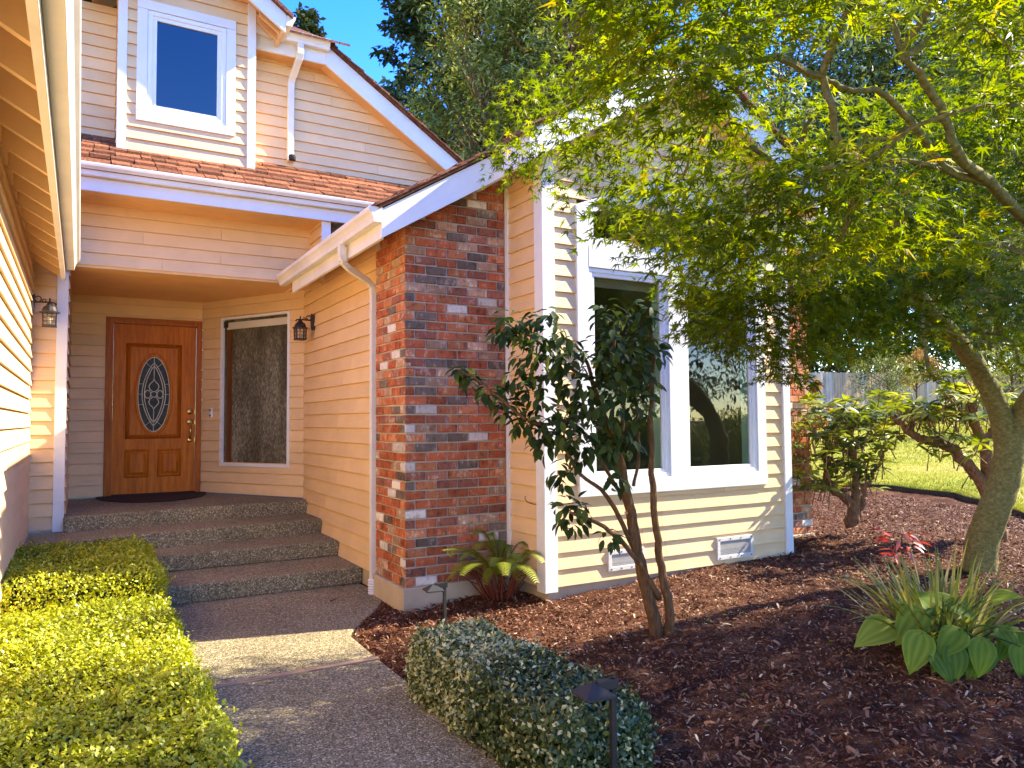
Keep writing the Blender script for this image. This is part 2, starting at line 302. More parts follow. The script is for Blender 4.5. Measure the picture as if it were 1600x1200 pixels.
# ------------------------------------------------------------------ scattering of leaves into one mesh
def frames(nrm, dirs):
    z = nrm/np.linalg.norm(nrm, axis=1, keepdims=True); x = dirs - z*(np.sum(dirs*z, axis=1, keepdims=True))
    x /= np.linalg.norm(x, axis=1, keepdims=True)+1e-9; y = np.cross(z, x); return np.stack([x, y, z], axis=2)
def scatter(name, tv, tf, pos, rot, scale, tint, mat, parent=None, origin=None, kind='stuff', vt=None, smooth=False, bend=None):
    n = len(pos); tv = np.array(tv, float); k = len(tv)
    if bend is None: V = np.einsum('nij,kj->nki', rot, tv)
    else:
        T = np.repeat(tv[None], n, 0); T[:, :, 2] -= bend[:, None]*(tv[:, 0]**2)[None] + (bend[:, None]*.8-.15)*(tv[:, 1]**2)[None]; T[:, :, 1] *= (1-.45*np.abs(bend))[:, None]; V = np.einsum('nij,nkj->nki', rot, T)
    V = V*np.asarray(scale).reshape(-1, 1, 1) + np.asarray(pos)[:, None, :]
    org = np.array(origin if origin is not None else (wpos(parent) if parent is not None else (0, 0, 0)), float)
    V = (V-org).reshape(-1, 3)
    lens = np.array([len(f) for f in tf]); flat = np.concatenate([np.array(f) for f in tf]); nl = len(flat)
    me = bpy.data.meshes.new(name); me.vertices.add(len(V)); me.vertices.foreach_set('co', V.ravel())
    L = (flat[None, :] + (np.arange(n)*k)[:, None]).ravel(); me.loops.add(len(L)); me.loops.foreach_set('vertex_index', L.astype(np.int32))
    st = (np.concatenate([[0], np.cumsum(lens)[:-1]])[None, :] + (np.arange(n)*nl)[:, None]).ravel()
    me.polygons.add(len(st)); me.polygons.foreach_set('loop_start', st.astype(np.int32))
    me.polygons.foreach_set('use_smooth', np.full(len(st), smooth))
    me.update(calc_edges=True)
    at = me.attributes.new('tint', 'FLOAT', 'POINT'); tt = np.repeat(np.asarray(tint, float), k)
    if vt is not None: tt = np.clip(tt + np.tile(np.asarray(vt, float), n), 0, 1)
    at.data.foreach_set('value', tt.astype(np.float32)); me.materials.append(mat); me.validate()
    o = bpy.data.objects.new(name, me); place(o, parent, org)
    if kind: o['kind'] = kind
    return o
def tint_mesh(name, tv, tf, tint, mat, smooth=False, vt=None):
    me = bpy.data.meshes.new(name); me.from_pydata([tuple(v) for v in tv], [], tf)
    at = me.attributes.new('tint', 'FLOAT', 'POINT'); vals = np.full(len(tv), float(tint)) + (np.array(vt) if vt is not None else 0)
    at.data.foreach_set('value', np.clip(vals, 0, 1).astype(np.float32)); me.materials.append(mat)
    if smooth: me.polygons.foreach_set('use_smooth', [True]*len(tf))
    return me
def leaf_maple():
    vs = [(0, 0, 0)]; fs = []; lob = [(-128, .42), (-85, .72), (-42, .95), (0, 1.05), (42, .95), (85, .72), (128, .42)]
    ring = []
    for i, (a, l) in enumerate(lob):
        if i > 0:
            b = (a+lob[i-1][0])/2; ring.append((.24*math.cos(R(b)), .24*math.sin(R(b)), 0.03))
        ring.append((l*math.cos(R(a)), l*math.sin(R(a)), -0.22*l*l))
    vs += ring
    for i in range(len(ring)-1): fs.append((0, 1+i, 2+i))
    return np.array(vs), fs
def leaf_oval(w=.42, fold=.12, droop=.25, n=3):
    vs = [(0, 0, 0)]; fs = []; prev = None
    prof = [(.33, w*.9, .0), (.68, w*.75, 0)] if n == 2 else [(.22, w*.72), (.5, w), (.78, w*.6)]
    for q in prof:
        x, h = q[0], q[1]; z = -droop*x*x; b = len(vs)
        vs += [(x, h*.5, z+fold*h), (x, 0, z), (x, -h*.5, z+fold*h)]
        if prev is None: fs += [(0, b+1, b), (0, b+2, b+1)]
        else: fs += [(prev, prev+1, b+1, b), (prev+1, prev+2, b+2, b+1)]
        prev = b
    vs.append((1, 0, -droop)); fs += [(prev, prev+1, len(vs)-1), (prev+1, prev+2, len(vs)-1)]
    return np.array(vs), fs
LM = leaf_maple(); LO = leaf_oval(.46, .12, .3); LN = leaf_oval(.3, .1, .3); LB = (np.array([(0, 0, 0), (.5, .27, .05), (1, 0, 0), (.5, -.27, .05)]), [(0, 3, 1), (1, 3, 2)])
def rand_dirs(n): d = rng.normal(size=(n, 3)); return d/np.linalg.norm(d, axis=1, keepdims=True)
def H(x, y):
    s = .5*x + .866*y
    a = -0.035 + 0.035*min(1, max(0, (x-1.62)/.2)) if x < 1.9 else 0
    return a + .25*(1-math.exp(-max(0, x-2.2)/2.6)) + .058*max(0, min(s, 40)-9)
Hv = np.vectorize(H)

# ================================================================== GROUND
mb = MB(); gx = np.concatenate([np.linspace(-300, -40, 6), np.linspace(-36, 44, 41), np.linspace(50, 300, 6)]); gy = gx.copy()
for j in range(len(gy)):
    for i in range(len(gx)): mb.v.append((gx[i], gy[j], H(gx[i], gy[j])-0.12))
W_ = len(gx)
for j in range(W_-1):
    for i in range(W_-1): mb.f.append((j*W_+i, j*W_+i+1, (j+1)*W_+i+1, (j+1)*W_+i)); mb.m.append(0)
mb.build('ground', M_earth, kind='structure', smooth=True)
# street in front (seen in the window glass)
mb = MB(); mb.box(-60, 60, -15.5, -9.5, -0.13, -0.02); mb.build('street', M_road, kind='structure')
# mulch bed
mb = MB(); xs = np.arange(1.3, 11.6, .09); ys = np.arange(-.6, 10.6, .09)
for y in ys:
    for x in xs: mb.v.append((x, y, H(x, y)-.012 + .012*math.sin(x*9+2*y)*math.sin(y*8-x) + random.uniform(-.008, .008)))
W_ = len(xs)
for j in range(len(ys)-1):
    for i in range(W_-1): mb.f.append((j*W_+i, j*W_+i+1, (j+1)*W_+i+1, (j+1)*W_+i)); mb.m.append(0)
mb.build('mulch_bed', M_bed, kind='structure', smooth=True)
# soil under the left hedges
mb = MB(); mb.box(-.42, .64, .5, 7.66, -.1, -.012); mb.build('hedge_soil', M_soil, kind='structure')
# lawn with a cut edge, dark soil face painting the shadow band below it
edge = [(10.2, 13.0), (10.35, 11), (10.42, 9.5), (10.45, 8.2), (10.8, 7.2), (10.9, 6.2), (10.4, 5.3), (9.8, 4.6), (9.5, 3.4), (9.45, 1.5), (9.6, -1), (10, -4)]
ed = []
for i in range(len(edge)-1):
    for k in range(8):
        f = k/8; ed.append((edge[i][0]*(1-f)+edge[i+1][0]*f+.03*math.sin(i*8+k), edge[i][1]*(1-f)+edge[i+1][1]*f))
mb = MB(); vs = [0, .03, .4, 1, 2, 4, 7, 11, 16, 22, 28]
for (x, y) in ed:
    mb.v.append((x-.01, y, H(x, y)-.03))
    for d in vs: mb.v.append((x+d*.97, y+d*.25, H(x+d*.97, y+d*.25)+(.07 if d else .055)))
K = len(vs)+1
for i in range(len(ed)-1):
    for k in range(K-1): mb.f.append((i*K+k, i*K+k+1, (i+1)*K+k+1, (i+1)*K+k)); mb.m.append(1 if k == 0 else 0)
mb.build('lawn', [M_lawn, M_soil], kind='structure', smooth=True)
# lawn blades
n = 70000; u = rng.random(n); d = 17*rng.random(n)**1.6; idx = np.minimum((u*(len(ed)-1)).astype(int), len(ed)-2); fr = u*(len(ed)-1)-idx
E_ = np.array(ed); bx = E_[idx]*(1-fr[:, None]) + E_[idx+1]*fr[:, None]; px = bx[:, 0]+d*.97; py = bx[:, 1]+d*.25
pos = np.stack([px, py, Hv(px, py)+.065], 1); nr = rng.normal(size=(n, 3))*[1, 1, .2]; dr = np.array([0, 0, 1.0])+rng.normal(size=(n, 3))*.35
pn = .5+.5*np.sin(px*1.1+py*.7)*np.sin(py*.9-px*.35)
scatter('grass', [(0, -.12, 0), (0, .12, 0), (1, 0, 0)], [(0, 1, 2)], pos, frames(nr, dr), .028+.022*rng.random(n)+d*.003, np.clip(.15+.5*pn+.15*rng.normal(size=n)+.45*np.exp(-((d-2.0)/1.3)**2)*(np.sin(py*1.7+1)*.5+.6), 0, 1), M_grass)
# mulch chips
def in_path(x, y): return (x < 1.68) & (y < 5.28) | ((y >= 5.2) & (x - 1.66 < (y-5.25)*.72+.03))
n = 260000; r_ = rng.random(n); px = 1.55+9.6*rng.random(n)**1.2; py = -.2+10*rng.random(n)
ok = ~in_path(px, py) & ~((py > 5.6) & (px > 2.2) & (px < 7.05)) & ~((py > 5.0) & (px > 3.2) & (px < 6.05)) & (px < 10.3)
ok &= (np.hypot(px, py) > 2.1); px = px[ok]; py = py[ok]; n = len(px)
pos = np.stack([px, py, Hv(px, py)+rng.random(n)*.022-.006], 1)
nr = np.array([0, 0, 1.0])+rng.normal(size=(n, 3))*.42; dr = rng.normal(size=(n, 3))
ln = np.exp(rng.normal(size=n)*.5)*.017
ch = [(-.5, -.13, 0), (.5, -.10, .03), (.5, .12, 0), (-.45, .14, .02), (0, -.15, .09), (0, .15, .1)]
scatter('mulch_chips', ch, [(0, 4, 5, 3), (4, 1, 2, 5)], pos, frames(nr, dr), np.clip(ln, .007, .06), np.clip(rng.beta(2, 2.6, n)+(rng.random(n) > .92)*.5, 0, 1), M_chip)
# fallen leaves
n = 90; fx = .75+7*rng.random(n); fy = 2.4+4.2*rng.random(n); okf = ~((fy > 4.9) & (fx > 2.2)); fx, fy = fx[okf], fy[okf]; n = len(fx)
scatter('fallen_leaves', LM[0], LM[1], np.stack([fx, fy, np.where(fx < 1.66, .012, Hv(fx, fy)+.03)], 1), frames(np.array([0, 0, 1.0])+rng.normal(size=(n, 3))*.25, rng.normal(size=(n, 3))), .022+.014*rng.random(n), .6+.39*rng.random(n), M_maple)
# walkway and steps
mb = MB(); mb.prism([(-.42, -1.5, -.1), (1.66, -1.5, -.1), (1.66, 4.575, -.1), (-.42, 4.575, -.1)], (0, 0, .1))
mb.prism([(-.42, 4.63, -.1), (1.66, 4.63, -.1), (1.67, 5.22, -.1), (2.12, 5.86, -.1), (2.28, 6.15, -.1), (2.28, 7.5, -.1), (-.42, 7.5, -.1)], (0, 0, .1))
mb.build('walkway', M_agg, kind='structure', bevel=.008)
mb = MB(); mb.box(.50, 1.665, 4.577, 4.628, -.09, .005); o = mb.build('expansion_strip', M_strip); o['kind'] = 'structure'
for (y, z) in ((6.79, .15), (7.48, .30), (8.10, .45), (8.71, .60)):
    mb = MB(); y2 = 10.5
    if z == .15 or z == .3: mb.box(.50 if z < .2 else .48, 2.299, y, y2, z-.15, z)
    elif z == .45: mb.prism([(-.42, 7.68, .28), (.6, 7.95, .28), (2.299, 8.10, .28), (2.299, 10.4, .28), (-.42, 10.4, .28)], (0, 0, .17))
    else: mb.prism([(-.118, 8.44, .44), (1.0, 8.62, .44), (2.299, 8.71, .44), (2.299, 8.88, .44), (1.37, 10.438, .44), (-.118, 10.438, .44)], (0, 0, .158))
    mb.build('porch_step' if z < .6 else 'porch_floor', M_agg, kind='structure', bevel=.012)

# ================================================================== HOUSE
house = thing('house', 'cream lap sided house with brick corner, covered porch and steep cedar shingle roofs', 'house')
plank_meshes = {}
def plank_mesh(b0, b1, t0, t1, h, exact=False):
    key = tuple(round(q, 3) for q in (b0, b1, t0, t1, h))
    if key in plank_meshes: return plank_meshes[key]
    mb = MB(); T, U, g = -.021, -.003, .009
    mb.add([(b0, T, g), (b1, T, g), (t1, U, h), (t0, U, h), (b0, .0, g), (b1, .0, g), (t1, .0, h), (t0, .0, h)],
           [(0, 1, 2, 3), (4, 5, 1, 0), (0, 3, 7, 4), (1, 5, 6, 2), (3, 2, 6, 7)])
    me = mb.mesh('plank', M_siding); plank_meshes[key] = me; return me
EXP = .131
def siding(name, A, B, z0, z1, holes=(), top=None, exp=EXP, label=None, backing=True, topmin=None):
    """lap siding from A to B (plan points, outside on the right-hand side of the direction)"""
    A = np.array(A, float); B = np.array(B, float); L = np.linalg.norm(B-A); d = (B-A)/L; a = math.atan2(d[1], d[0]); nrm = np.array([d[1], -d[0]])
    mb = MB()
    if backing:
        def quad(s0, s1, q0, q1):
            pa = A+d*s0-nrm*.002; pb = A+d*s1-nrm*.002
            mb.prism([(*pa, q0), (*pb, q0), (*pb, q1), (*pa, q1)], (*(-nrm*.09), 0))
        if top is None:
            cuts = sorted({0.0, L, *[h[0] for h in holes], *[h[1] for h in holes]})
            for s0, s1 in zip(cuts[:-1], cuts[1:]):
                mid = (s0+s1)/2; zz = [z0]
                for h in sorted([h for h in holes if h[0] < mid < h[1]], key=lambda h: h[2]):
                    if h[2] > zz[-1]: quad(s0, s1, zz[-1], h[2])
                    zz.append(h[3])
                if z1 > zz[-1]: quad(s0, s1, zz[-1], z1)
        else:
            ss = np.linspace(0, L, 25); hs = [h for h in holes]
            cuts = sorted({*ss, *[h[0] for h in hs], *[h[1] for h in hs]})
            for s0, s1 in zip(cuts[:-1], cuts[1:]):
                mid = (s0+s1)/2; zz = z0
                for h in sorted([h for h in hs if h[0] < mid < h[1]], key=lambda h: h[2]):
                    pa = A+d*s0-nrm*.002; pb = A+d*s1-nrm*.002
                    mb.prism([(*pa, zz), (*pb, zz), (*pb, h[2]), (*pa, h[2])], (*(-nrm*.09), 0)); zz = h[3]
                ta, tb = max(zz, min(z1, top(s0))), max(zz, min(z1, top(s1)))
                if max(ta, tb) > zz+.01:
                    pa = A+d*s0-nrm*.002; pb = A+d*s1-nrm*.002
                    mb.prism([(*pa, zz), (*pb, zz), (*pb, tb+.001), (*pa, ta+.001)], (*(-nrm*.09), 0))
    wall = mb.build(name, M_siding, house, (A[0], A[1], z0)) if backing else place(bpy.data.objects.new(name, None), house, (A[0], A[1], z0))
    if label: wall['label'] = label
    nz = int(math.ceil((z1-z0)/exp - .02))
    for k in range(nz):
        zb = z0+k*exp; h = min(exp, z1-zb)
        if h < .03: continue
        iv = [(0.0, L)]
        for ho in holes:
            if ho[2] < zb+h*.55 and ho[3] > zb+h*.45:
                ni = []
                for (s0, s1) in iv:
                    if ho[1] <= s0 or ho[0] >= s1: ni.append((s0, s1)); continue
                    if ho[0]-s0 > .02: ni.append((s0, ho[0]))
                    if s1-ho[1] > .02: ni.append((ho[1], s1))
                iv = ni
        iv2 = []
        for (s0, s1) in iv:
            if s1-s0 > 1.9 and (s1-s0 < 3 or k % 2):
                c_ = s0+(s1-s0)*random.uniform(.25, .75); iv2 += [(s0, c_-.0015), (c_+.0015, s1)]
            else: iv2.append((s0, s1))
        for (s0, s1) in iv2:
            if top is None: b0, b1, t0, t1 = s0, s1, s0, s1
            else:
                g = np.linspace(s0, s1, 200); tv = np.array([top(q) for q in g])
                ib = g[tv >= zb]; it = g[tv >= zb+h]
                if len(ib) < 2: continue
                b0, b1 = ib[0], ib[-1]
                if len(it) < 2: m_ = g[np.argmax(tv)]; t0 = t1 = m_
                else: t0, t1 = it[0], it[-1]
            p = A+d*b0; jz = random.uniform(-.002, .002)
            inst('plank', plank_mesh(0, b1-b0, t0-b0, t1-b0, h), wall, (p[0], p[1], zb+jz), a)
    return wall
def trim(name, x0, x1, y0, y1, z0, z1, mat=None, bev=.004, label=None, parent=None):
    mb = MB(); mb.box(x0, x1, y0, y1, z0, z1); o = mb.build(name, mat or M_white, parent or house, ((x0+x1)/2, (y0+y1)/2, z0), bevel=bev)
    if label: o['label'] = label
    return o
# roof plane functions
def gable_under(x):                      # underside of the brick gable's rafters at x (ridge at 4.615)
    return 2.90 + .6*(2.675-abs(x-4.615))
def porch_roof(y): return 3.93 + .6*(y-7.95)
# ---- garage wing wall, left
siding('garage_wall', (-.42, .2), (-.42, 8.53), .02, 3.2, label='sunlit garage wing wall beside the hedges')
siding('entry_side_wall', (-.418, 8.53), (-.21, 8.53), .47, 3.12, label='narrow wall with the left corner board')
trim('corner_board', -.212, -.116, 8.503, 8.60, .455, 2.985)
siding('entry_return_wall', (-.12, 8.60), (-.12, 10.44), .605, 3.08)
# ---- door wall, angled wall, right porch wall
DY = 10.44
siding('door_wall', (-.12, DY), (1.37, DY), .61, 3.1, holes=[(.385, 1.485, .6, 2.81)], label='back porch wall around the front door')
AA = np.array([1.37, DY]); BB = np.array([2.298, 8.88]); AL = np.linalg.norm(BB-AA); AD = (BB-AA)/AL; AN = np.array([AD[1], -AD[0]])
siding('sidelight_wall', AA, BB, .605, 3.07, holes=[(.385, 1.575, .96, 2.83)])
siding('porch_right_wall', (2.30, 8.88), (2.30, 6.28), .14, 3.12, exp=.143, label='warm lit wall between porch steps and brick')
mb = MB(); mb.box(2.305, 2.42, 5.9, 7.6, -.1, .139); mb.build('foundation', M_conc, house, (2.3, 6.5, 0))
# ---- bay bump-out
XL, XR, FY, BY = 3.20, 6.03, 5.03, 5.61
siding('bay_side_wall', (XL, BY), (XL, FY+.02), .17, 3.72, label='shaded narrow side of the bay next to the brick')
trim('corner_board', XL-.028, XL+.015, BY-.055, BY-.003, .17, 3.66)
def bay_top(s): return gable_under(XL+s)+.02
siding('bay_front_wall', (XL, FY), (XR, FY), .17, 4.5, holes=[(.33, 2.47, .90, 3.34)], top=bay_top, label='sunlit bay front around the big window')
trim('corner_board', XL-.03, XL+.09, FY-.034, FY+.09, .14, 3.62)
trim('corner_board', XR-.095, XR+.004, FY-.034, FY+.09, .15, 3.62)
siding('bay_far_side_wall', (XR, FY+.02), (XR, BY), .17, 3.72)
mb = MB(); mb.box(XL+.02, XR-.02, FY+.012, FY+.3, -.1, .168); mb.box(XL+.02, XL+.2, FY+.3, BY, -.1, .168); mb.build('foundation', M_conc, house, (XL, FY, 0))
# ---- brick piers
def brick_mesh(w, h=.063, dpt=.05, seed=0):
    rs = random.Random(seed); mb = MB(); c = .004; j = lambda: rs.uniform(-.0022, .0022)
    f = [(c+j(), 0, c+j()), (w-c+j(), 0, c+j()), (w-c+j(), 0, h-c+j()), (c+j(), 0, h-c+j())]
    g = [(j(), .006, j()), (w+j(), .006, j()), (w+j(), .006, h+j()), (j(), .006, h+j())]
    q = [(p[0], dpt, p[2]) for p in g]
    mb.add(f+g+q, [(0, 1, 2, 3)]+[(4+i, 4+(i+1) % 4, (i+1) % 4, i) for i in range(4)]+[(8+i, 8+(i+1) % 4, 4+(i+1) % 4, 4+i) for i in range(4)])
    return mb
BM = {}
def get_brick(w, mi):
    key = (round(w, 3), mi, random.randrange(3))
    if key not in BM: BM[key] = brick_mesh(w, seed=hash(key) & 999).mesh('brick', BRICKS[mi])
    return BM[key]
NB = [0]
def brick_face(wall, A, B, z0, zt, corner_full, limit, stuff=True):
    A = np.array(A, float); B = np.array(B, float); L = np.linalg.norm(B-A); d = (B-A)/L; a = math.atan2(d[1], d[0]); nrm = np.array([d[1], -d[0]])
    CH, P = .0762, .190; sm = MB(); k = 0
    while True:
        zb = z0+k*CH
        full = (k % 2 == 0) == corner_full
        s = 0.0; first = True; any_ = False
        while s < L-.02:
            w_ = P if not first or full else .095
            first = False; e = min(s+w_, L); wid = e-s-.013
            if e > L-.03: wid = L-s
            if wid > .02 and zb+.066 < zt(A+d*(s+wid/2)):
                any_ = True; mi = random.choices(range(6), BW)[0]; p = A+d*s + nrm*(.003+random.uniform(-.0015, .0015)); zz = zb+random.uniform(-.001, .001)
                if NB[0] < limit:
                    NB[0] += 1; inst('brick', get_brick(wid, mi), wall, (p[0], p[1], zz), a)
                else:
                    b = brick_mesh(wid, seed=random.randrange(999))
                    vs = [(p[0]+d[0]*q[0]-nrm[0]*q[1], p[1]+d[1]*q[0]-nrm[1]*q[1], zz+q[2]) for q in b.v]; sm.add(vs, b.f, mi)
            s = e
        k += 1
        if not any_ and k > 8: break
        if k > 80: break
    if sm.v:
        o = sm.build('brick', BRICKS, wall, (A[0], A[1], z0)); o['kind'] = 'stuff'
mb = MB(); mb.prism([(2.262, BY+.012, .17), (XL, BY+.012, .17), (XL, BY+.012, gable_under(XL)+.12), (2.262, BY+.012, gable_under(2.262)+.12)], (0, .1, 0))
mb.prism([(2.262, BY+.112, .17), (2.262, 6.275, .17), (2.262, 6.275, 3.12), (2.262, BY+.112, 3.12)], (.1, 0, 0))
mw = mb.build('brick_wall', M_mortar, house, (2.262, BY, .18)); mw['label'] = 'multicoloured brick corner left of the bay'
brick_face(mw, (2.25, BY), (XL-.03, BY), .185, lambda p: gable_under(p[0])+.05, False, 225)
brick_face(mw, (2.25, 6.28), (2.25, BY), .185, lambda p: 3.15, True, 300)
mb = MB(); mb.box(2.225, XL-.01, BY-.022, BY+.15, -.15, .178); mb.box(2.225, 2.4, BY+.15, 6.30, -.15, .178); mb.build('foundation', M_conc, house, (2.225, BY, 0), bevel=.006)
mb = MB(); mb.box(XR+.01, 7.08, BY+.012, BY+.12, .22, 3.3); mb.box(6.98, 7.08, BY+.12, 9.0, .22, 3.1)
mw2 = mb.build('brick_wall', M_mortar, house, (XR, BY, .22)); mw2['label'] = 'far brick corner right of the bay'
brick_face(mw2, (XR+.03, BY), (7.09, BY), .23, lambda p: gable_under(p[0])+.05, True, 0)
mb = MB(); mb.box(XR, 7.10, BY-.02, BY+.15, -.1, .222); mb.build('foundation', M_conc, house, (XR, BY, 0), bevel=.006)

# ---- windows of the bay
def sash(part, x0, x1, z0, z1, y, fw=.05, glass=None, hdr=None):
    """vinyl sash with stepped profile round a pane"""
    mb = MB()
    for k, (o_, yy, wd) in enumerate(((0, y, fw*.55), (fw*.5, y+.012, fw*.55))):
        a0, a1, c0, c1 = x0+o_, x1-o_, z0+o_, z1-o_
        mb.box(a0, a1, yy, yy+.05-.012*k, c0, c0+wd); mb.box(a0, a1, yy, yy+.05-.012*k, c1-wd, c1)
        mb.box(a0, a0+wd, yy, yy+.05-.012*k, c0+wd, c1-wd); mb.box(a1-wd, a1, yy, yy+.05-.012*k, c0+wd, c1-wd)
    mb.build('sash', M_vinyl, part, (x0, y, z0), bevel=.003)
    mb = MB(); mb.box(x0+fw*.9, x1-fw*.9, y+.030, y+.036, z0+fw*.9, z1-fw*.9); mb.build('pane', glass or M_glass, part, (x0, y, z0))
bw = MB(); y0c, y1c = FY-.032, FY+.02
CX0, CX1 = 3.51, 5.69
bw.box(CX0, CX0+.115, y0c, y1c, 1.0, 3.27); bw.box(CX1-.115, CX1, y0c, y1c, 1.0, 3.20)
bw.box(CX0, CX1, y0c-.004, y1c, .87, .998)                                    # sill board
bw.box(4.485, 4.665, y0c, y1c, 1.0, 2.76)
bw.box(CX0+.117, CX1-.117, y0c-.002, y1c, 2.762, 2.945)
pk = 4.60
bw.prism([(CX0, y0c, 3.272), (CX0+.115, y0c, 3.272), (pk, y0c, 3.545), (pk, y0c, 3.68)], (0, .05, 0))
bw.prism([(pk, y0c, 3.68), (pk, y0c, 3.545), (CX1-.115, y0c, 3.272), (CX1, y0c, 3.272)], (0, .05, 0))
big = bw.build('bay_window', M_white, house, (CX0, FY, .87), bevel=.004); big['label'] = 'two tall panes under a peaked transom'
sash(big, 3.63, 4.485, 1.0, 2.76, FY-.02, .065); sash(big, 4.667, 5.572, 1.0, 2.76, FY-.02, .065)
tr = [(3.627, 2.948), (5.573, 2.948), (5.573, 3.27), (pk, 3.54), (3.627, 3.27)]
ti = [(3.69, 3.02), (5.51, 3.02), (5.51, 3.235), (pk, 3.475), (3.69, 3.235)]
mb = MB()
for i in range(5):
    j = (i+1) % 5; mb.prism([(tr[i][0], FY-.02, tr[i][1]), (tr[j][0], FY-.02, tr[j][1]), (ti[j][0], FY-.02, ti[j][1]), (ti[i][0], FY-.02, ti[i][1])], (0, .05, 0))
mb.build('sash', M_vinyl, big, (3.627, FY, 2.948), bevel=.003)
mb = MB(); mb.prism([(x, FY+.012, z) for x, z in ti[::-1]], (0, .006, 0)) if False else mb.add([(x, FY+.012, z) for x, z in ti]+[(x, FY+.018, z) for x, z in ti], [(0, 1, 2, 3, 4), (9, 8, 7, 6, 5)]+[(i, 5+i, 5+(i+1) % 5, (i+1) % 5) for i in range(5)]); mb.build('pane', M_glass, big, (3.69, FY, 3.0))
# room behind it
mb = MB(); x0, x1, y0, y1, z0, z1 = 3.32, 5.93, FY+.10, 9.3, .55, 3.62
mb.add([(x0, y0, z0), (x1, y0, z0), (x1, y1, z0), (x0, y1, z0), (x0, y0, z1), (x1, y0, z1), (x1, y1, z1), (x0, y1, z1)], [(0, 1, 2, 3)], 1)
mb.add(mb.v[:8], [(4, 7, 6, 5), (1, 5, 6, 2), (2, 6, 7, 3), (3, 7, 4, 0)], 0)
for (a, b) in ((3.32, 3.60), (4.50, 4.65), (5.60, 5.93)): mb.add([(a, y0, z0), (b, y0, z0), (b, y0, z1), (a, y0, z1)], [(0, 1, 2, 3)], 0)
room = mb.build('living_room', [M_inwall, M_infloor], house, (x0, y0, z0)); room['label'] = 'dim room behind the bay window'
mb = MB()
for xx in (4.47, 5.575): mb.box(xx-.012, xx+.002, FY+.035, FY+.16, 1.0, 2.76)
mb.build('window_return', M_mint, room, (4.4, FY, 1))
mb = MB(); mb.box(4.9, 5.75, 8.4, 8.9, .6, 1.35); mb.box(5.0, 5.7, 8.3, 8.4, 1.4, 2.1); mb.build('cabinet', M_bone, room, (4.9, 8.4, .6))
mb = MB(); mb.box(3.7, 4.4, FY+.06, FY+.09, 2.62, 2.71); mb.box(4.75, 5.5, FY+.06, FY+.09, 2.62, 2.71); mb.build('blind_headrail', M_inwall, room, (3.7, FY, 2.6))
# crawl-space vents
for (x0, x1, z0, z1) in ((3.79, 4.17, .245, .415), (5.02, 5.48, .215, .415)):
    mb = MB(); y = FY-.032; fwid = .035
    mb.box(x0, x1, y, FY+.01, z0, z0+fwid); mb.box(x0, x1, y, FY+.01, z1-fwid, z1); mb.box(x0, x0+fwid, y, FY+.01, z0+fwid, z1-fwid); mb.box(x1-fwid, x1, y, FY+.01, z0+fwid, z1-fwid)
    v_ = mb.build('foundation_vent', M_galv, house, (x0, FY, z0), bevel=.003)
    mb = MB(); nx = 30
    for i in range(nx): xx = x0+fwid+(x1-x0-2*fwid)*(i+.5)/nx; mb.box(xx-.0016, xx+.0016, y+.008, y+.011, z0+fwid, z1-fwid)
    for i in range(10): zz = z0+fwid+(z1-z0-2*fwid)*(i+.5)/10; mb.box(x0+fwid, x1-fwid, y+.009, y+.012, zz-.0016, zz+.0016)
    mb.build('screen', M_meshg, v_, (x0, y, z0)); mb = MB(); mb.box(x0+.02, x1-.02, y+.016, y+.02, z0+.02, z1-.02); mb.build('vent_backing', metal('vent_grey', (.2, .2, .2), .7), v_, (x0, y, z0))
    mb = MB()
    for i in range(4):
        for zz in (z0+fwid*.5, z1-fwid*.5): mb.lathe((x0+.03+(x1-x0-.06)*i/3, 0, 0), [(.006, -.002), (.006, .003)], 8)
    for q in range(len(mb.v)):
        k = q//16; zz = (z0+fwid*.5, z1-fwid*.5)[k % 2]; p = mb.v[q]; cx = x0+.03+(x1-x0-.06)*(k//2)/3
        mb.v[q] = (cx+(p[0]-cx), y-.001-p[2]*.8, zz+p[1])
    mb.build('screw', M_dark, v_, (x0, y, z0))
# ---- brick gable roof (ridge along Y at x=4.615)
RX = 4.615; GA, GB = 5.30, 4.73; EX = 1.94
def rake_z(x): return 2.87+.6*(2.675-abs(x-RX))      # bottom edge of the fascia board
mb = MB()
def fascia_board(mb, xa, xb, y, hgt, th=.035, dz=0.0):
    mb.prism([(xa, y, rake_z(xa)+dz), (xb, y, rake_z(xb)+dz), (xb, y, rake_z(xb)+hgt), (xa, y, rake_z(xa)+hgt)], (0, th, 0))
fascia_board(mb, EX, 2.9, GA, .225); mb.build('rake_board', M_white, house, (EX, GA, 2.87), bevel=.004)
mb = MB(); fascia_board(mb, 2.9, RX, GB, .235); mb.build('rake_board', M_white, house, (2.9, GB, 3.45), bevel=.004)
mb = MB(); fascia_board(mb, RX, 2*RX-2.9, GB, .235); mb.build('rake_board', M_white, house, (RX, GB, 4.4), bevel=.004)
mb = MB(); fascia_board(mb, 2*RX-2.9, 2*RX-EX, GA, .225); mb.build('rake_board', M_white, house, (6.4, GA, 3.4), bevel=.004)
for sx in (1, -1):          # short eave boards where the bay overhang steps forward
    xx = RX-sx*(RX-2.9); mb = MB(); mb.box(min(xx, xx+sx*.03), max(xx, xx+sx*.03), GB+.036, GA+.34, rake_z(xx)+.004, rake_z(xx)+.235); mb.build('fascia', M_white, house, (xx, GB, 3.4), bevel=.003)
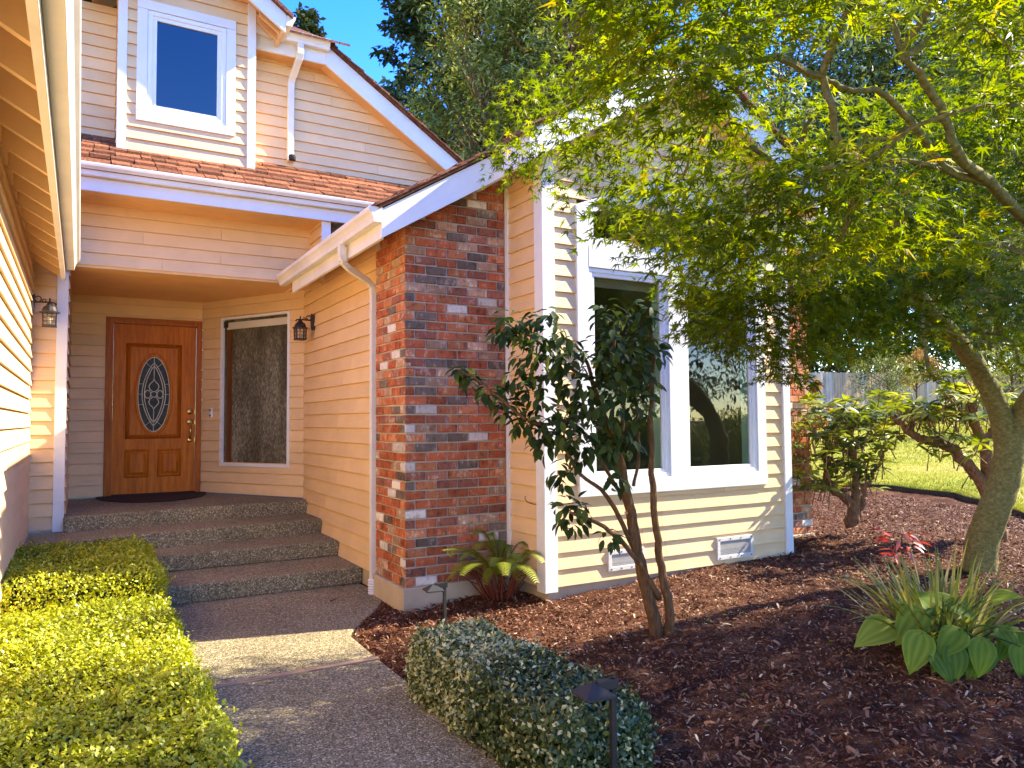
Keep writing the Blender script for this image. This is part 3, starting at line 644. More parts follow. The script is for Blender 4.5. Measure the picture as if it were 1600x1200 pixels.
# soffit of rakes (flat boards under the overhang, following the slope)
mb = MB()
def slope_slab(mb, xa, xb, ya, yb, zoff, th, mi=0):
    mb.prism([(xa, ya, rake_z(xa)+zoff), (xb, ya, rake_z(xb)+zoff), (xb, ya, rake_z(xb)+zoff+th), (xa, ya, rake_z(xa)+zoff+th)], (0, yb-ya, 0), mi)
for (xa, xb) in ((2.93, RX), (RX, 6.30)): slope_slab(mb, xa, xb, GB+.037, 5.6, .05, .02)
slope_slab(mb, EX+.03, 2.9, GA+.037, 5.75, .05, .02); slope_slab(mb, 6.33, 7.28, GA+.037, 5.75, .05, .02)
mb.build('rake_soffit', M_soffit, house, (RX, GB, 3.4))
# eave fascia + soffit + gutter on the porch side
mb = MB(); mb.box(EX, EX+.03, GA+.036, 8.03, 2.872, 3.095); mb.build('fascia', M_gutter, house, (EX, GA, 2.87), bevel=.003)
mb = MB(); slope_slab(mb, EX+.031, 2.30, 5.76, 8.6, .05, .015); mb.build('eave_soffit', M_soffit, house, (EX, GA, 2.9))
def gutter(name, p0, p1, out, parent=house, w=.105, h=.115, label=None):
    """K-style gutter running p0->p1, projecting along out"""
    p0 = np.array(p0, float); p1 = np.array(p1, float); out = np.array(out, float)
    prof = [(0, .0), (w*.62, .0), (w*.66, h*.30), (w*.80, h*.55), (w*.97, h*.72), (w, h*.88), (w, h), (w*.9, h), (w*.9, h*.9), (.012, .02), (.012, h), (0, h)]
    mb = MB(); n = len(prof); vs = []
    for p in (p0, p1): vs += [p+out*a+np.array([0, 0, b]) for a, b in prof]
    mb.add(vs, [(i, (i+1) % n, n+(i+1) % n, n+i) for i in range(n)]); 
    mb.add([p0+out*a+np.array([0, 0, b]) for a, b in prof[:7]+[(0, h)]], [tuple(range(8))[::-1]]); mb.add([p1+out*a+np.array([0, 0, b]) for a, b in prof[:7]+[(0, h)]], [tuple(range(8))])
    o = mb.build(name, M_gutter, parent, p0, bevel=.003)
    if label: o['label'] = label
    return o
gutter('gutter', (EX-.001, GA-.02, 2.985), (EX-.001, 8.32, 2.985), (-1, 0, 0), label='gutter along the brick gable eave')
# roof deck
mb = MB()
slope_slab(mb, EX-.03, RX, GA-.03, 14, .235, .03); slope_slab(mb, RX, 7.32, GA-.03, 14, .235, .03)
slope_slab(mb, 2.86, RX, GB-.03, GA-.03, .240, .03); slope_slab(mb, RX, 6.36, GB-.03, GA-.03, .240, .03)
deck = mb.build('gable_roof', M_shdark, house, (RX, GB, 3.2)); deck['label'] = 'brick gable roof of dark cedar shingles'
# courses of shingles on it, butts showing along the rake
mb_ = {}
nc = int((RX-EX+.05)/.165)
for k in range(nc):
    xa = EX-.06+k*.165; xb = xa+.26
    for (ya, yb) in ((GA-.05, 5.62), (5.63, 6.0), (6.01, 8.3)) if xa < 2.85 else ((GB-.05, GB+.2), (GB+.21, 5.4), (5.41, 8.3)):
        if xb > RX+.05: xb = RX+.05
        m2 = MB(); za, zb = rake_z(xa)+.268, rake_z(xb)+.268-.01
        m2.prism([(xa, ya, za), (xb, ya, zb), (xb, ya, zb+.006), (xa, ya, za+.026)], (0, yb-ya, 0))
        m2.build('shingle', M_shdark, deck, (xa, ya, za))
m2 = MB()
for k in range(nc): 
    xa = 2*RX-(EX-.06+k*.165); xb = xa-.26; m2.prism([(xa, GB-.05 if xa < 6.4 else GA-.05, rake_z(xa)+.268), (xb, GB-.05 if xa < 6.4 else GA-.05, rake_z(xb)+.258), (xb, GB-.05 if xa < 6.4 else GA-.05, rake_z(xb)+.264), (xa, GB-.05 if xa < 6.4 else GA-.05, rake_z(xa)+.294)], (0, 9, 0))
m2.build('far_slope_courses', M_shdark, deck, (RX, GB, 4.5))['kind'] = 'stuff'
# ---- porch ceiling, beam, fascia and roof
mb = MB(); y = 8.56
while y < 10.5: mb.box(-.42, 2.45, y, y+.070, 3.062, 3.082); y += .080
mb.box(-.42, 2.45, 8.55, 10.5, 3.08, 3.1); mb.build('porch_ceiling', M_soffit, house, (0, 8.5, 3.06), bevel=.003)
beam = siding('porch_beam', (-.45, 8.53), (2.44, 8.53), 3.07, 3.72, label='lapped header over the porch opening')
mb = MB(); mb.box(-.45, 2.45, 8.535, 8.62, 3.058, 3.075); mb.build('beam_underside', M_siding, house, (0, 8.53, 3.05))
mb = MB(); y = 8.06
while y < 8.52: mb.box(-.42, 2.45, y, y+.070, 3.70, 3.715); y += .080
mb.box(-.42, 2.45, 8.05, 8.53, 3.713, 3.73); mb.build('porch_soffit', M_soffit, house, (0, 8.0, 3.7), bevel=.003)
mb = MB(); mb.box(-.4, 3.3, 8.0, 8.035, 3.69, 3.815); mb.build('fascia', M_white, house, (-.4, 8.0, 3.69), bevel=.003)
mb = MB(); mb.box(-.4, 3.3, 8.012, 8.035, 3.816, 3.95); mb.build('fascia', M_gutter, house, (-.4, 8.0, 3.83), bevel=.003)
gutter('gutter', (-.35, 8.01, 3.822), (3.3, 8.01, 3.822), (0, -1, 0), label='long gutter over the porch')
siding('porch_cheek', (2.27, 8.53), (2.27, 8.06), 3.0, 3.70, exp=.13); trim('corner_board', 2.262, 2.36, 8.045, 8.075, 3.05, 3.69)
mb = MB(); mb.prism([(-.4, 7.93, porch_roof(7.93)-.05), (-.4, 9.1, porch_roof(9.1)-.05), (-.4, 9.1, porch_roof(9.1)-.02), (-.4, 7.93, porch_roof(7.93)-.02)], (4.6, 0, 0))
pr = mb.build('porch_roof', M_shdark, house, (0, 7.95, 3.9)); pr['label'] = 'weathered orange cedar shingle roof over the porch'
DXa, DXb = .27, 1.67; k = 0; yb = 7.955
while yb < 9.05:
    x = -.4 - random.uniform(0, .15)
    while x < 3.95:
        wd = random.uniform(.10, .27); th = random.uniform(.016, .034); L_ = .28; jy = random.uniform(-.018, .018); m2 = MB()
        ya = yb+jy; yc = min(yb+L_, 9.12); lift = random.uniform(0, .008)
        m2.prism([(x, ya, porch_roof(ya)+.004+lift), (x, yc, porch_roof(yc)-.014), (x, yc, porch_roof(yc)-.006), (x, ya, porch_roof(ya)+.004+lift+th)], (wd-.008, 0, 0))
        if 0 < x+wd and x < 3.75 and ya < (8.50 if DXa < x+wd/2 < DXb else 8.88): m2.build('shingle', M_shingle, pr, (x, ya, porch_roof(ya)))
        x += wd
    k += 1; yb += .172
# ---- upper main wall and its gable
UY = 9.0
def main_top(s):
    x = -.45+s; return 6.0 if x < 2.62 else 6.0-.65*(x-2.62)
siding('upper_wall', (-.45, UY), (4.6, UY), 4.50, 6.0, top=main_top, exp=.128, label='upper gable wall above the porch shingles')
RY = 8.76
mb = MB(); mb.box(1.5, 2.56, RY, RY+.03, 5.80, 6.02); mb.build('fascia', M_gutter, house, (1.5, RY, 5.8), bevel=.003)
def mz(x): return 5.80-.65*(x-2.50)
mb = MB(); mb.prism([(2.50, RY-.003, mz(2.50)), (4.9, RY-.003, mz(4.9)), (4.9, RY-.003, mz(4.9)+.24), (2.562, RY-.003, mz(2.562)+.24), (2.50, RY-.003, 6.02)], (0, .035, 0)); mb.build('rake_board', M_white, house, (2.5, RY, 5.8), bevel=.004)
mb = MB(); mb.prism([(2.5, RY+.033, mz(2.5)+.03), (4.9, RY+.033, mz(4.9)+.03), (4.9, RY+.033, mz(4.9)+.05), (2.5, RY+.033, mz(2.5)+.05)], (0, .3, 0)); mb.box(1.5, 2.5, RY+.032, UY, 5.83, 5.85); mb.build('rake_soffit', M_soffit, house, (2.5, RY, 5.8))
gutter('gutter', (1.62, RY-.001, 5.955), (2.53, RY-.001, 5.955), (0, -1, 0), label='short upper gutter beside the dormer')
mb = MB(); mb.prism([(2.56, RY-.04, mz(2.56)+.245), (5.2, RY-.04, mz(5.2)+.245), (5.2, RY-.04, mz(5.2)+.28), (2.56, RY-.04, mz(2.56)+.28)], (0, 6, 0))
mb.prism([(1.4, RY-.05, 6.03), (1.4, 12, 7.9), (1.4, 12, 7.94), (1.4, RY-.05, 6.07)], (1.2, 0, 0))
ur = mb.build('upper_roof', M_shdark, house, (2.5, RY, 6)); ur['label'] = 'upper roof edge of dark shingles'
for k in range(16):
    xa = 2.63+k*.165; m2 = MB(); za = mz(xa)+.28; xb = xa-.22; zb = mz(xb)+.27
    for (ya, yb) in ((RY-.06-.01*random.random(), RY+.25), (RY+.26, RY+.6)):
        m2 = MB(); m2.prism([(xa, ya, za), (xb, ya, zb), (xb, ya, zb+.006), (xa, ya, za+.024)], (0, yb-ya, 0)); m2.build('shingle', M_shdark, ur, (xa, ya, za))
x = 1.9
while x < 2.66:
    wd = random.uniform(.1, .22); m2 = MB(); m2.prism([(x, RY-.12, 6.03), (x, RY+.2, 6.20), (x, RY+.2, 6.21), (x, RY-.12, 6.06)], (wd-.01, 0, 0)); m2.build('shingle', M_shdark, ur, (x, RY-.12, 6.03)); x += wd
def downspout(name, pts, w, d, label, parent=house, mat=None):
    mb = MB(); P_ = [np.array(p, float) for p in pts]
    for a, b in zip(P_[:-1], P_[1:]):
        mb.tube([a, b], [math.hypot(w, d)/2*.98]*2, 4)
    o = mb.build(name, mat or M_gutter, parent, pts[0], bevel=.006); o['label'] = label; return o
def rect_pipe(name, pts, w, d, label, side):
    """rectangular pipe; side = horizontal direction of its width"""
    mb = MB(); side = np.array(side, float); P_ = [np.array(p, float) for p in pts]; n = len(P_); vs = []
    for i in range(n):
        t_ = P_[min(i+1, n-1)]-P_[max(i-1, 0)]; t_ /= np.linalg.norm(t_); dep = np.cross(side, t_); dep /= np.linalg.norm(dep)
        vs += [P_[i]+side*w/2+dep*d/2, P_[i]-side*w/2+dep*d/2, P_[i]-side*w/2-dep*d/2, P_[i]+side*w/2-dep*d/2]
    fs = [(3, 2, 1, 0), tuple((n-1)*4+k for k in range(4))]
    for i in range(n-1):
        for k in range(4): fs.append((i*4+k, i*4+(k+1) % 4, (i+1)*4+(k+1) % 4, (i+1)*4+k))
    mb.add(vs, fs); o = mb.build(name, M_gutter, house, pts[0], bevel=.005); o['label'] = label; return o
rect_pipe('downspout', [(2.18, RY-.05, 5.95), (2.18, RY-.05, 5.83), (2.175, RY-.03, 5.78), (2.14, UY-.08, 5.62), (2.13, UY-.05, 5.56), (2.13, UY-.045, 4.72), (2.13, UY-.055, 4.60)], .075, .06, 'upper downspout ending above the shingles', (1, 0, 0))
mb = MB(); mb.lathe((2.135, UY-.13, 4.63), [(.04, -.03), (.045, 0), (.04, .03)], 10); mb.build('drain_boot', M_rubber, house, (2.13, UY-.05, 4.63))
d2 = rect_pipe('downspout', [(1.875, 6.12, 2.99), (1.875, 6.12, 2.90), (1.90, 6.15, 2.84), (1.96, 6.20, 2.80), (2.19, 6.355, 2.735), (2.235, 6.385, 2.70), (2.245, 6.39, 2.62), (2.245, 6.39, .12)], .06, .075, 'white downspout beside the brick corner', (.56, -.83, 0)) if False else \
     rect_pipe('downspout', [(1.885, 6.12, 2.99), (1.885, 6.12, 2.90), (1.91, 6.14, 2.84), (1.97, 6.18, 2.80), (2.19, 6.32, 2.735), (2.235, 6.345, 2.69), (2.245, 6.35, 2.62), (2.245, 6.35, .10)], .055, .05, 'white downspout beside the brick corner', (0, 1, 0))
mb = MB()
for k in range(6): mb.lathe((2.235, 6.31, .0+.022*k), [(.040, 0), (.047, .008), (.047, .014), (.040, .021)], 14)
mb.build('drain_pipe', M_white, house, (2.235, 6.31, 0), smooth=False)
mb = MB()
for (a, b, c) in ((1.905, 6.136, 2.85), (1.93, 6.152, 2.825), (1.955, 6.168, 2.808)): mb.box(a-.034, a+.026, b-.032, b+.032, c-.004, c+.004)
mb.build('elbow_ribs', M_gutter, d2, (1.9, 6.1, 2.8))
# ---- dormer
DYF = 8.65; DX0, DX1 = .29, 1.65; DC = (DX0+DX1)/2
siding('dormer_wall', (DX0, DYF), (DX1, DYF), 4.34, 6.55, holes=[(.20, 1.10, 4.70, 5.96)], exp=.126, label='dormer front around the upper window')
siding('dormer_cheek', (DX1, DYF+.02), (DX1, UY), 4.4, 6.3, exp=.126); siding('dormer_cheek', (DX0, UY), (DX0, DYF+.02), 4.4, 6.3, exp=.126)
trim('corner_board', DX0-.012, DX0+.075, DYF-.028, DYF+.07, 4.31, 6.75); trim('corner_board', DX1-.078, DX1+.012, DYF-.028, DYF+.07, 4.31, 6.3)
mb = MB(); y = DYF-.032
for (a, b, c, d) in ((.455, 1.445, 4.675, 4.775), (.455, 1.445, 5.885, 5.985), (.455, .555, 4.777, 5.883), (1.345, 1.445, 4.777, 5.883)): mb.box(a, b, y, DYF+.02, c, d)
dw = mb.build('dormer_window', M_white, house, (.455, DYF, 4.67), bevel=.004); sash(dw, .557, 1.343, 4.779, 5.881, DYF-.022, .085, M_glassu)
mb = MB(); mb.box(.5, 1.4, DYF+.10, DYF+.16, 4.6, 6.05); mb.build('unlit_room_panel', M_dark, dw, (.5, DYF, 4.6))  # near-black panel stands in for the unlit room behind the glass
def dz(x): return 5.86+.68*(1.93-x)
mb = MB(); RD = 8.35
mb.prism([(1.93, RD, 5.86), (1.93, RD, 6.07), (DC, RD, dz(DC)+.24), (DC, RD, dz(DC))], (0, .035, 0)); mb.build('rake_board', M_white, house, (1.93, RD, 5.86), bevel=.003)
mb = MB(); mb.prism([(2*DC-1.93, RD, 5.86), (2*DC-1.93, RD, 6.07), (DC, RD, dz(DC)+.24), (DC, RD, dz(DC))], (0, .035, 0)); mb.build('rake_board', M_white, house, (0, RD, 5.86), bevel=.003)
mb = MB(); mb.box(1.895, 1.93, RD+.036, 8.99, 5.865, 6.03); mb.build('fascia', M_siding, house, (1.9, RD, 5.86), bevel=.003)
gutter('gutter', (1.931, RD-.01, 5.94), (1.931, 8.99, 5.94), (1, 0, 0), label='gutter end on the dormer eave')
mb = MB()
for s_ in (1, -1):
    xs_ = [DC+s_*(2.0-DC), DC]; mb.prism([(xs_[0], RD-.05, dz(2.0)+.21), (xs_[1], RD-.05, dz(DC)+.245), (xs_[1], RD-.05, dz(DC)+.29), (xs_[0], RD-.05, dz(2.0)+.255)], (0, 5, 0))
    mb.prism([(DC+s_*(1.9-DC), RD+.036, dz(1.9)+.13), (DC, RD+.036, dz(DC)+.13), (DC, RD+.036, dz(DC)+.15), (DC+s_*(1.9-DC), RD+.036, dz(1.9)+.15)], (0, .9, 0), 1)
dr = mb.build('dormer_roof', [M_shdark, M_soffit], house, (DC, RD, 6))
mb = MB()
for y in (8.46, 8.62, 8.80):
    mb = MB(); mb.prism([(1.895, y, 5.88), (1.665, y, 6.04), (1.665, y, 6.14), (1.895, y, 5.99)], (0, .035, 0)); mb.build('rafter_tail', M_soffit, house, (1.7, y, 5.7))

# ---- garage eave
mb = MB(); mb.box(-.178, -.14, .3, 8.40, 2.88, 3.10); mb.build('fascia', M_gutter, house, (-.17, .3, 2.88), bevel=.003)
gutter('gutter', (-.139, .25, 2.955), (-.139, 8.20, 2.955), (1, 0, 0), w=.118, h=.12, label='gutter overhead along the garage eave')
mb = MB(); mb.prism([(-.1, .2, 3.10), (-3.0, .2, 4.90), (-3.0, .2, 4.94), (-.1, .2, 3.14)], (0, 8.3, 0)); mb.build('garage_roof', M_shdark, house, (-1, .2, 3.1))
mb = MB(); mb.prism([(-.18, .2, 3.085), (-.6, .2, 3.34), (-.6, .2, 3.355), (-.18, .2, 3.1)], (0, 8.2, 0)); mb.build('roof_sheathing', M_soffit, house, (-.3, .2, 3.1))
for y in np.arange(.7, 8.4, .42):
    m2 = MB(); m2.prism([(-.18, y, 2.905), (-.418, y, 3.045), (-.418, y, 3.22), (-.18, y, 3.08)], (0, .045, 0)); m2.build('rafter', M_siding, house, (-.3, y, 2.9))
mb = MB()
for y in np.arange(.755, 8.3, .42): mb.box(-.41, -.395, y, y+.36, 3.04, 3.19)
mb.build('frieze_block', M_siding, house, (-.4, .5, 3.04))

# ---- front door
dm = MB(); y = DY-.03
x0, x1, zt = .262, 1.362, 2.812
dm.box(x0, x0+.085, y, DY+.10, .602, zt); dm.box(x1-.062, x1, y, DY+.10, .602, zt); dm.box(x0+.085, x1-.062, y, DY+.10, 2.735, zt)
dm.box(x0+.002, x0+.03, y-.008, y, .602, zt); dm.box(x1-.026, x1-.002, y-.008, y, .602, zt); dm.box(x0+.03, x1-.026, y-.008, y, zt-.03, zt-.002)
door = dm.build('front_door', M_oakdark, house, (x0, DY, .6), bevel=.005); door['label'] = 'stained oak entry door with an oval leaded light'
sx0, sx1, sz0, sz1 = .349, 1.298, .615, 2.733; sy = DY+.028
cxo, czo, ra, rb_ = .81, 1.86, .185, .475
mb = MB()   # slab with an oval opening: rings of quads from the oval out to the rectangle
K = 48; ov = []; rc_ = []
for k in range(K):
    a = 2*math.pi*k/K; c, s_ = math.cos(a), math.sin(a); ov.append((cxo+ra*c, czo+rb_*s_))
    tx = ((sx1-cxo) if c > 0 else (cxo-sx0))/max(abs(c), 1e-6); tz = ((sz1-czo) if s_ > 0 else (czo-sz0))/max(abs(s_), 1e-6); tt = min(tx, tz); rc_.append((cxo+c*tt, czo+s_*tt))
for (cx_, cz_) in ((sx0, sz0), (sx1, sz0), (sx1, sz1), (sx0, sz1)):
    i = min(range(K), key=lambda q: (rc_[q][0]-cx_)**2+(rc_[q][1]-cz_)**2); rc_[i] = (cx_, cz_)
mb.add([(a, sy, b) for a, b in ov]+[(a, sy, b) for a, b in rc_], [(k, (k+1) % K, K+(k+1) % K, K+k) for k in range(K)])
mb.build('door_leaf', M_oak, door, (sx0, sy, sz0))
def molding(mb, xa, xb, za, zb, y, w_=.028, h_=.014):
    for (p, q) in (((xa, za), (xb, za)), ((xb, za), (xb, zb)), ((xb, zb), (xa, zb)), ((xa, zb), (xa, za))):
        d_ = np.array([q[0]-p[0], q[1]-p[1]]); d_ = d_/np.linalg.norm(d_); nn = np.array([-d_[1], d_[0]])
        a0 = np.array(p); b0 = np.array(q); a1 = a0+nn*w_+d_*w_; b1 = b0+nn*w_-d_*w_; am = (a0+a1)/2; bm = (b0+b1)/2
        mb.add([(a0[0], y, a0[1]), (b0[0], y, b0[1]), (bm[0], y-h_, bm[1]), (am[0], y-h_, am[1]), (b1[0], y-.002, b1[1]), (a1[0], y-.002, a1[1])], [(0, 1, 2, 3), (3, 2, 4, 5)])
mb = MB(); molding(mb, .49, 1.13, 1.30, 2.50, sy-.001, .05, .024); mb.build('panel_moulding', M_oakdark, door, (.49, sy, 1.3))
for (xa, xb) in ((.49, .765), (.86, 1.135)):
    mb = MB(); molding(mb, xa, xb, .82, 1.17, sy-.001, .025, .016)
    i_ = .03; j_ = .065; q0 = [(xa+i_, .82+i_), (xb-i_, .82+i_), (xb-i_, 1.17-i_), (xa+i_, 1.17-i_)]; q1 = [(xa+j_, .82+j_), (xb-j_, .82+j_), (xb-j_, 1.17-j_), (xa+j_, 1.17-j_)]
    mb.add([(a, sy-.001, b) for a, b in q0]+[(a, sy-.024, b) for a, b in q1], [(k, (k+1) % 4, 4+(k+1) % 4, 4+k) for k in range(4)]+[(4, 5, 6, 7)]); mb.build('raised_panel', M_oak, door, (xa, sy, .82))
mb = MB(); K = 56
prof = [(1.0, 0.0), (1.03, -.016), (1.10, -.022), (1.17, -.014), (1.20, -.001)]; vs = []
for (s_, dy) in prof:
    for k in range(K):
        a = 2*math.pi*k/K; g = (s_-1)*ra*1.0; vs.append((cxo+(ra+g)*math.cos(a), sy+dy, czo+(rb_+g*1.3)*math.sin(a)))
mb.add(vs, [(i*K+k, i*K+(k+1) % K, (i+1)*K+(k+1) % K, (i+1)*K+k) for i in range(len(prof)-1) for k in range(K)]); mb.build('oval_moulding', M_oak, door, (cxo, sy, czo), smooth=True)
mb = MB(); mb.add([(cxo, sy+.012, czo)]+[(cxo+ra*1.02*math.cos(2*math.pi*k/K), sy+.012, czo+rb_*1.02*math.sin(2*math.pi*k/K)) for k in range(K)], [(0, 1+k, 1+(k+1) % K) for k in range(K)]); mb.build('oval_glass', M_lead, door, (cxo, sy, czo))
mb = MB(); yc = sy+.006
def came(pts, r=.0055): mb.tube([(cxo+a, yc, czo+b) for a, b in pts], r, 5)
def ell(a, b, n=40, cz=0, t0=0, t1=2*math.pi): return [(a*math.cos(t0+(t1-t0)*k/n), cz+b*math.sin(t0+(t1-t0)*k/n)) for k in range(n+1)]
came(ell(.182, .47), .006)
for (wd, hh) in ((.135, .40), (.108, .36)):     # pointed inner ovals
    for s_ in (1, -1): came([(s_*wd*math.sin(math.pi*k/20)**.8, -hh+2*hh*k/20) for k in range(21)], .0055)
came([(0, .36), (0, .47)]); came([(0, -.47), (0, -.36)]); came([(0, .195), (0, .36)]); came([(0, -.36), (0, -.195)])
for s_ in (1, -1):
    came([(0, s_*.195), (.012, s_*.165), (.045, s_*.13), (.058, s_*.10), (.045, s_*.06), (.02, s_*.04)]); came([(0, s_*.195), (-.012, s_*.165), (-.045, s_*.13), (-.058, s_*.10), (-.045, s_*.06), (-.02, s_*.04)])
    came([(s_*(.07+.035*math.cos(2*math.pi*k/14)), .05*math.sin(2*math.pi*k/14)) for k in range(15)])
    for zz in (-.13, 0, .13): came([(s_*.125, zz), (s_*.178, zz)], .003)
    came([(s_*.02, .33), (s_*.10, .40)], .003); came([(s_*.02, -.33), (s_*.10, -.40)], .003); came([(0, -.34), (s_*.05, -.30)], .003)
came(ell(.036, .036, 14), .005); mb.build('came', M_silver, door, (cxo, sy, czo), smooth=True)
def disc(mb, x, z, r, y=sy, dep=.014):
    K = 20; pf = [(r, 0), (r*.95, -dep*.6), (r*.7, -dep), (.001, -dep*1.05)]; vs = []
    for (q, dy) in pf: vs += [(x+q*math.cos(2*math.pi*k/K), y+dy, z+q*math.sin(2*math.pi*k/K)) for k in range(K)]
    mb.add(vs, [(i*K+k, i*K+(k+1) % K, (i+1)*K+(k+1) % K, (i+1)*K+k) for i in range(3) for k in range(K)])
hx = 1.235
mb = MB(); disc(mb, hx, 1.64, .040); disc(mb, hx, 1.64, .02, sy-.014, .012); mb.build('deadbolt', M_brass, door, (hx, sy, 1.64), smooth=True)
mb = MB(); disc(mb, hx, 1.505, .040); disc(mb, hx, 1.505, .02, sy-.014, .012); disc(mb, hx, 1.275, .034); mb.tube([(hx, sy-.012, 1.47), (hx, sy-.045, 1.45), (hx, sy-.055, 1.39), (hx, sy-.045, 1.33), (hx, sy-.012, 1.285)], [.011, .012, .013, .011, .009], 8)
mb.build('handle', M_brass, door, (hx, sy, 1.4), smooth=True)
mb = MB(); mb.box(sx0, sx1, DY-.06, DY+.12, .602, .622); mb.build('threshold', M_rubber, door, (sx0, DY, .6))
mb = MB()
for zz in (1.64, 1.50, 1.28): mb.box(1.286, 1.292, sy-.03, sy-.008, zz-.03, zz+.03)
mb.build('strike_plate', M_brass, door, (1.29, sy, 1.5))
# ---- sidelight window in the angled wall
def ap(s, z, out=0.0): p = AA+AD*s+AN*out; return (p[0], p[1], z)
mb = MB()
def abox(mb, s0, s1, z0, z1, o0, o1, mi=0): mb.prism([ap(s0, z0, o1), ap(s1, z0, o1), ap(s1, z1, o1), ap(s0, z1, o1)], (*(AN*(o0-o1)), 0), mi)
for (a, b, c, d) in ((.372, .412, .95, 2.83), (1.548, 1.588, .95, 2.83), (.412, 1.548, .95, .985), (.412, 1.548, 2.80, 2.83)): abox(mb, a, b, c, d, -.03, .024)
sw = mb.build('sidelight_window', M_vinyl, house, ap(.37, .95), bevel=.003); sw['label'] = 'tall obscure glass window beside the front door'
mb = MB(); abox(mb, .41, 1.55, .98, 2.805, -.02, -.012); mb.build('pane', M_rain, sw, ap(.41, .98))
mb = MB(); abox(mb, .455, .56, .985, 2.69, -.0115, -.009); mb.build('inner_jamb', mk_wood('inner_jamb_wood', [(.06, .022, .006), (.12, .045, .012), (.17, .07, .02)], (40, 40, 3), .2, .4, 0), sw, ap(.455, 1))
mb = MB(); abox(mb, .47, 1.545, 2.675, 2.765, -.0115, .006); mb.build('roller_blind', M_bone, sw, ap(.47, 2.68), bevel=.006)
mb = MB(); abox(mb, .415, .50, 2.70, 2.785, -.0115, .010); mb.build('blind_bracket', M_lampblk, sw, ap(.415, 2.7), bevel=.006)

# ================================================================== THINGS ON THE HOUSE
db = thing('doorbell', 'small white video doorbell between front door and sidelight window', 'doorbell', ap(.19, 1.585, .018))
mb = MB(); abox(mb, .19, .235, 1.56, 1.68, .012, .038); mb.build('housing', M_vinyl, db, ap(.19, 1.56, .018), bevel=.008)
mb = MB()
for zz, r_ in ((1.655, .012), (1.588, .013)):
    p = np.array(ap(.2125, zz, .039)); mb.prism([tuple(p+np.array([*(AD*r_*math.cos(2*math.pi*k/12)), r_*math.sin(2*math.pi*k/12)])) for k in range(12)], (*(AN*.003), 0))
mb.build('button', M_black, db, ap(.19, 1.56, .018))
def lantern(base, sgn, label):
    """sgn: direction of the arm along X; base = wall point at the arm's height"""
    b = np.array(base, float); t = thing('wall_lantern', label, 'lantern', b, 'wall lanterns by the porch')
    mb = MB(); xa, xb = sorted((b[0], b[0]+sgn*.026)); mb.box(xa, xb, b[1]-.035, b[1]+.035, b[2]-.11, b[2]+.06); mb.box(*sorted((b[0]+sgn*.02, b[0]+sgn*.036)), b[1]-.02, b[1]+.02, b[2]-.09, b[2]+.075)
    mb.build('backplate', M_black, t, b, bevel=.008)
    cx = b[0]+sgn*.155; cy = b[1]; mb = MB()
    mb.tube([(b[0]+sgn*.03, cy, b[2]), (b[0]+sgn*.10, cy, b[2]+.002), (cx, cy, b[2]+.004), (cx+sgn*.04, cy, b[2]), (cx+sgn*.052, cy, b[2]-.012), (cx+sgn*.04, cy, b[2]-.02)], .008, 6)
    mb.tube([(b[0]+sgn*(.06+.026*math.cos(q)), cy, b[2]+.03+.026*math.sin(q)) for q in np.linspace(-1.2, 4.2, 14)], .005, 5)
    mb.tube([(b[0]+sgn*(.11+.014*math.cos(q)), cy, b[2]+.018+.014*math.sin(q)) for q in np.linspace(-1.4, 4.0, 10)], .004, 5)
    mb.build('arm', M_black, t, b, smooth=True)
    z = b[2]-.012; mb = MB(); mb.lathe((cx, cy, z), [(.006, .055), (.009, .045), (.006, .035), (.014, .012), (.022, .004), (.03, -.012), (.05, -.028), (.062, -.05), (.066, -.068), (.088, -.078), (.088, -.084), (.01, -.084)][::-1], 12); mb.build('cap', M_black, t, b, smooth=False)
    mb = MB(); h0, h1 = z-.205, z-.082; w_ = .056; wb = .052
    for (sx_, sy_) in ((1, 1), (1, -1), (-1, 1), (-1, -1)): mb.tube([(cx+sx_*w_, cy+sy_*w_, h1), (cx+sx_*wb, cy+sy_*wb, h0)], .006, 4)
    for q in (-.34, .34):
        for s_ in (1, -1): mb.tube([(cx+q*w_, cy+s_*w_, h1), (cx+q*wb, cy+s_*wb, h0)], .0028, 4); mb.tube([(cx+s_*w_, cy+q*w_, h1), (cx+s_*wb, cy+q*wb, h0)], .0028, 4)
    for f in (.33, .66):
        zz = h0+(h1-h0)*f; ww = wb+(w_-wb)*f
        for s_ in (1, -1): mb.tube([(cx-ww, cy+s_*ww, zz), (cx+ww, cy+s_*ww, zz)], .0028, 4); mb.tube([(cx+s_*ww, cy-ww, zz), (cx+s_*ww, cy+ww, zz)], .0028, 4)
    mb.box(cx-.06, cx+.06, cy-.06, cy+.06, h0-.012, h0+.004); mb.build('cage', M_black, t, b)
    mb = MB(); mb.lathe((cx, cy, h0), [(.064, .005), (.066, .122)], 4, rot0=math.pi/4); mb.build('glass', M_glasslamp, t, b)
    mb = MB(); mb.lathe((cx, cy, h0), [(.02, .005), (.02, .05), (.026, .07), (.018, .095), (.004, .105)], 10); mb.build('bulb', M_bone, t, b, smooth=True)
    return t
lantern((-.418, 8.30, 2.645), 1, 'black iron lantern on the sunlit left wall beside the white corner board')
lantern((2.288, 8.45, 2.645), -1, 'black iron lantern on the warm right wall beside the tall obscure window')
mb = MB(); vs = []; K = 24; cx_, cy_ = .80, DY-.05
pts_ = [(cx_+.62*math.cos(math.pi+math.pi*k/K), cy_+.98*math.sin(math.pi+math.pi*k/K), .6) for k in range(K+1)]
mb.prism(pts_, (0, 0, .012)); tag(mb.build('door_mat', M_rubber, None, (cx_, cy_, .6), bevel=.004), 'black half round rubber mat at the front door', 'door mat')
pts_ = [onp for onp in ((848, 925), (846, 860), (846, 800), (842, 789), (833, 788), (824, 785), (820, 779), (821, 775))]
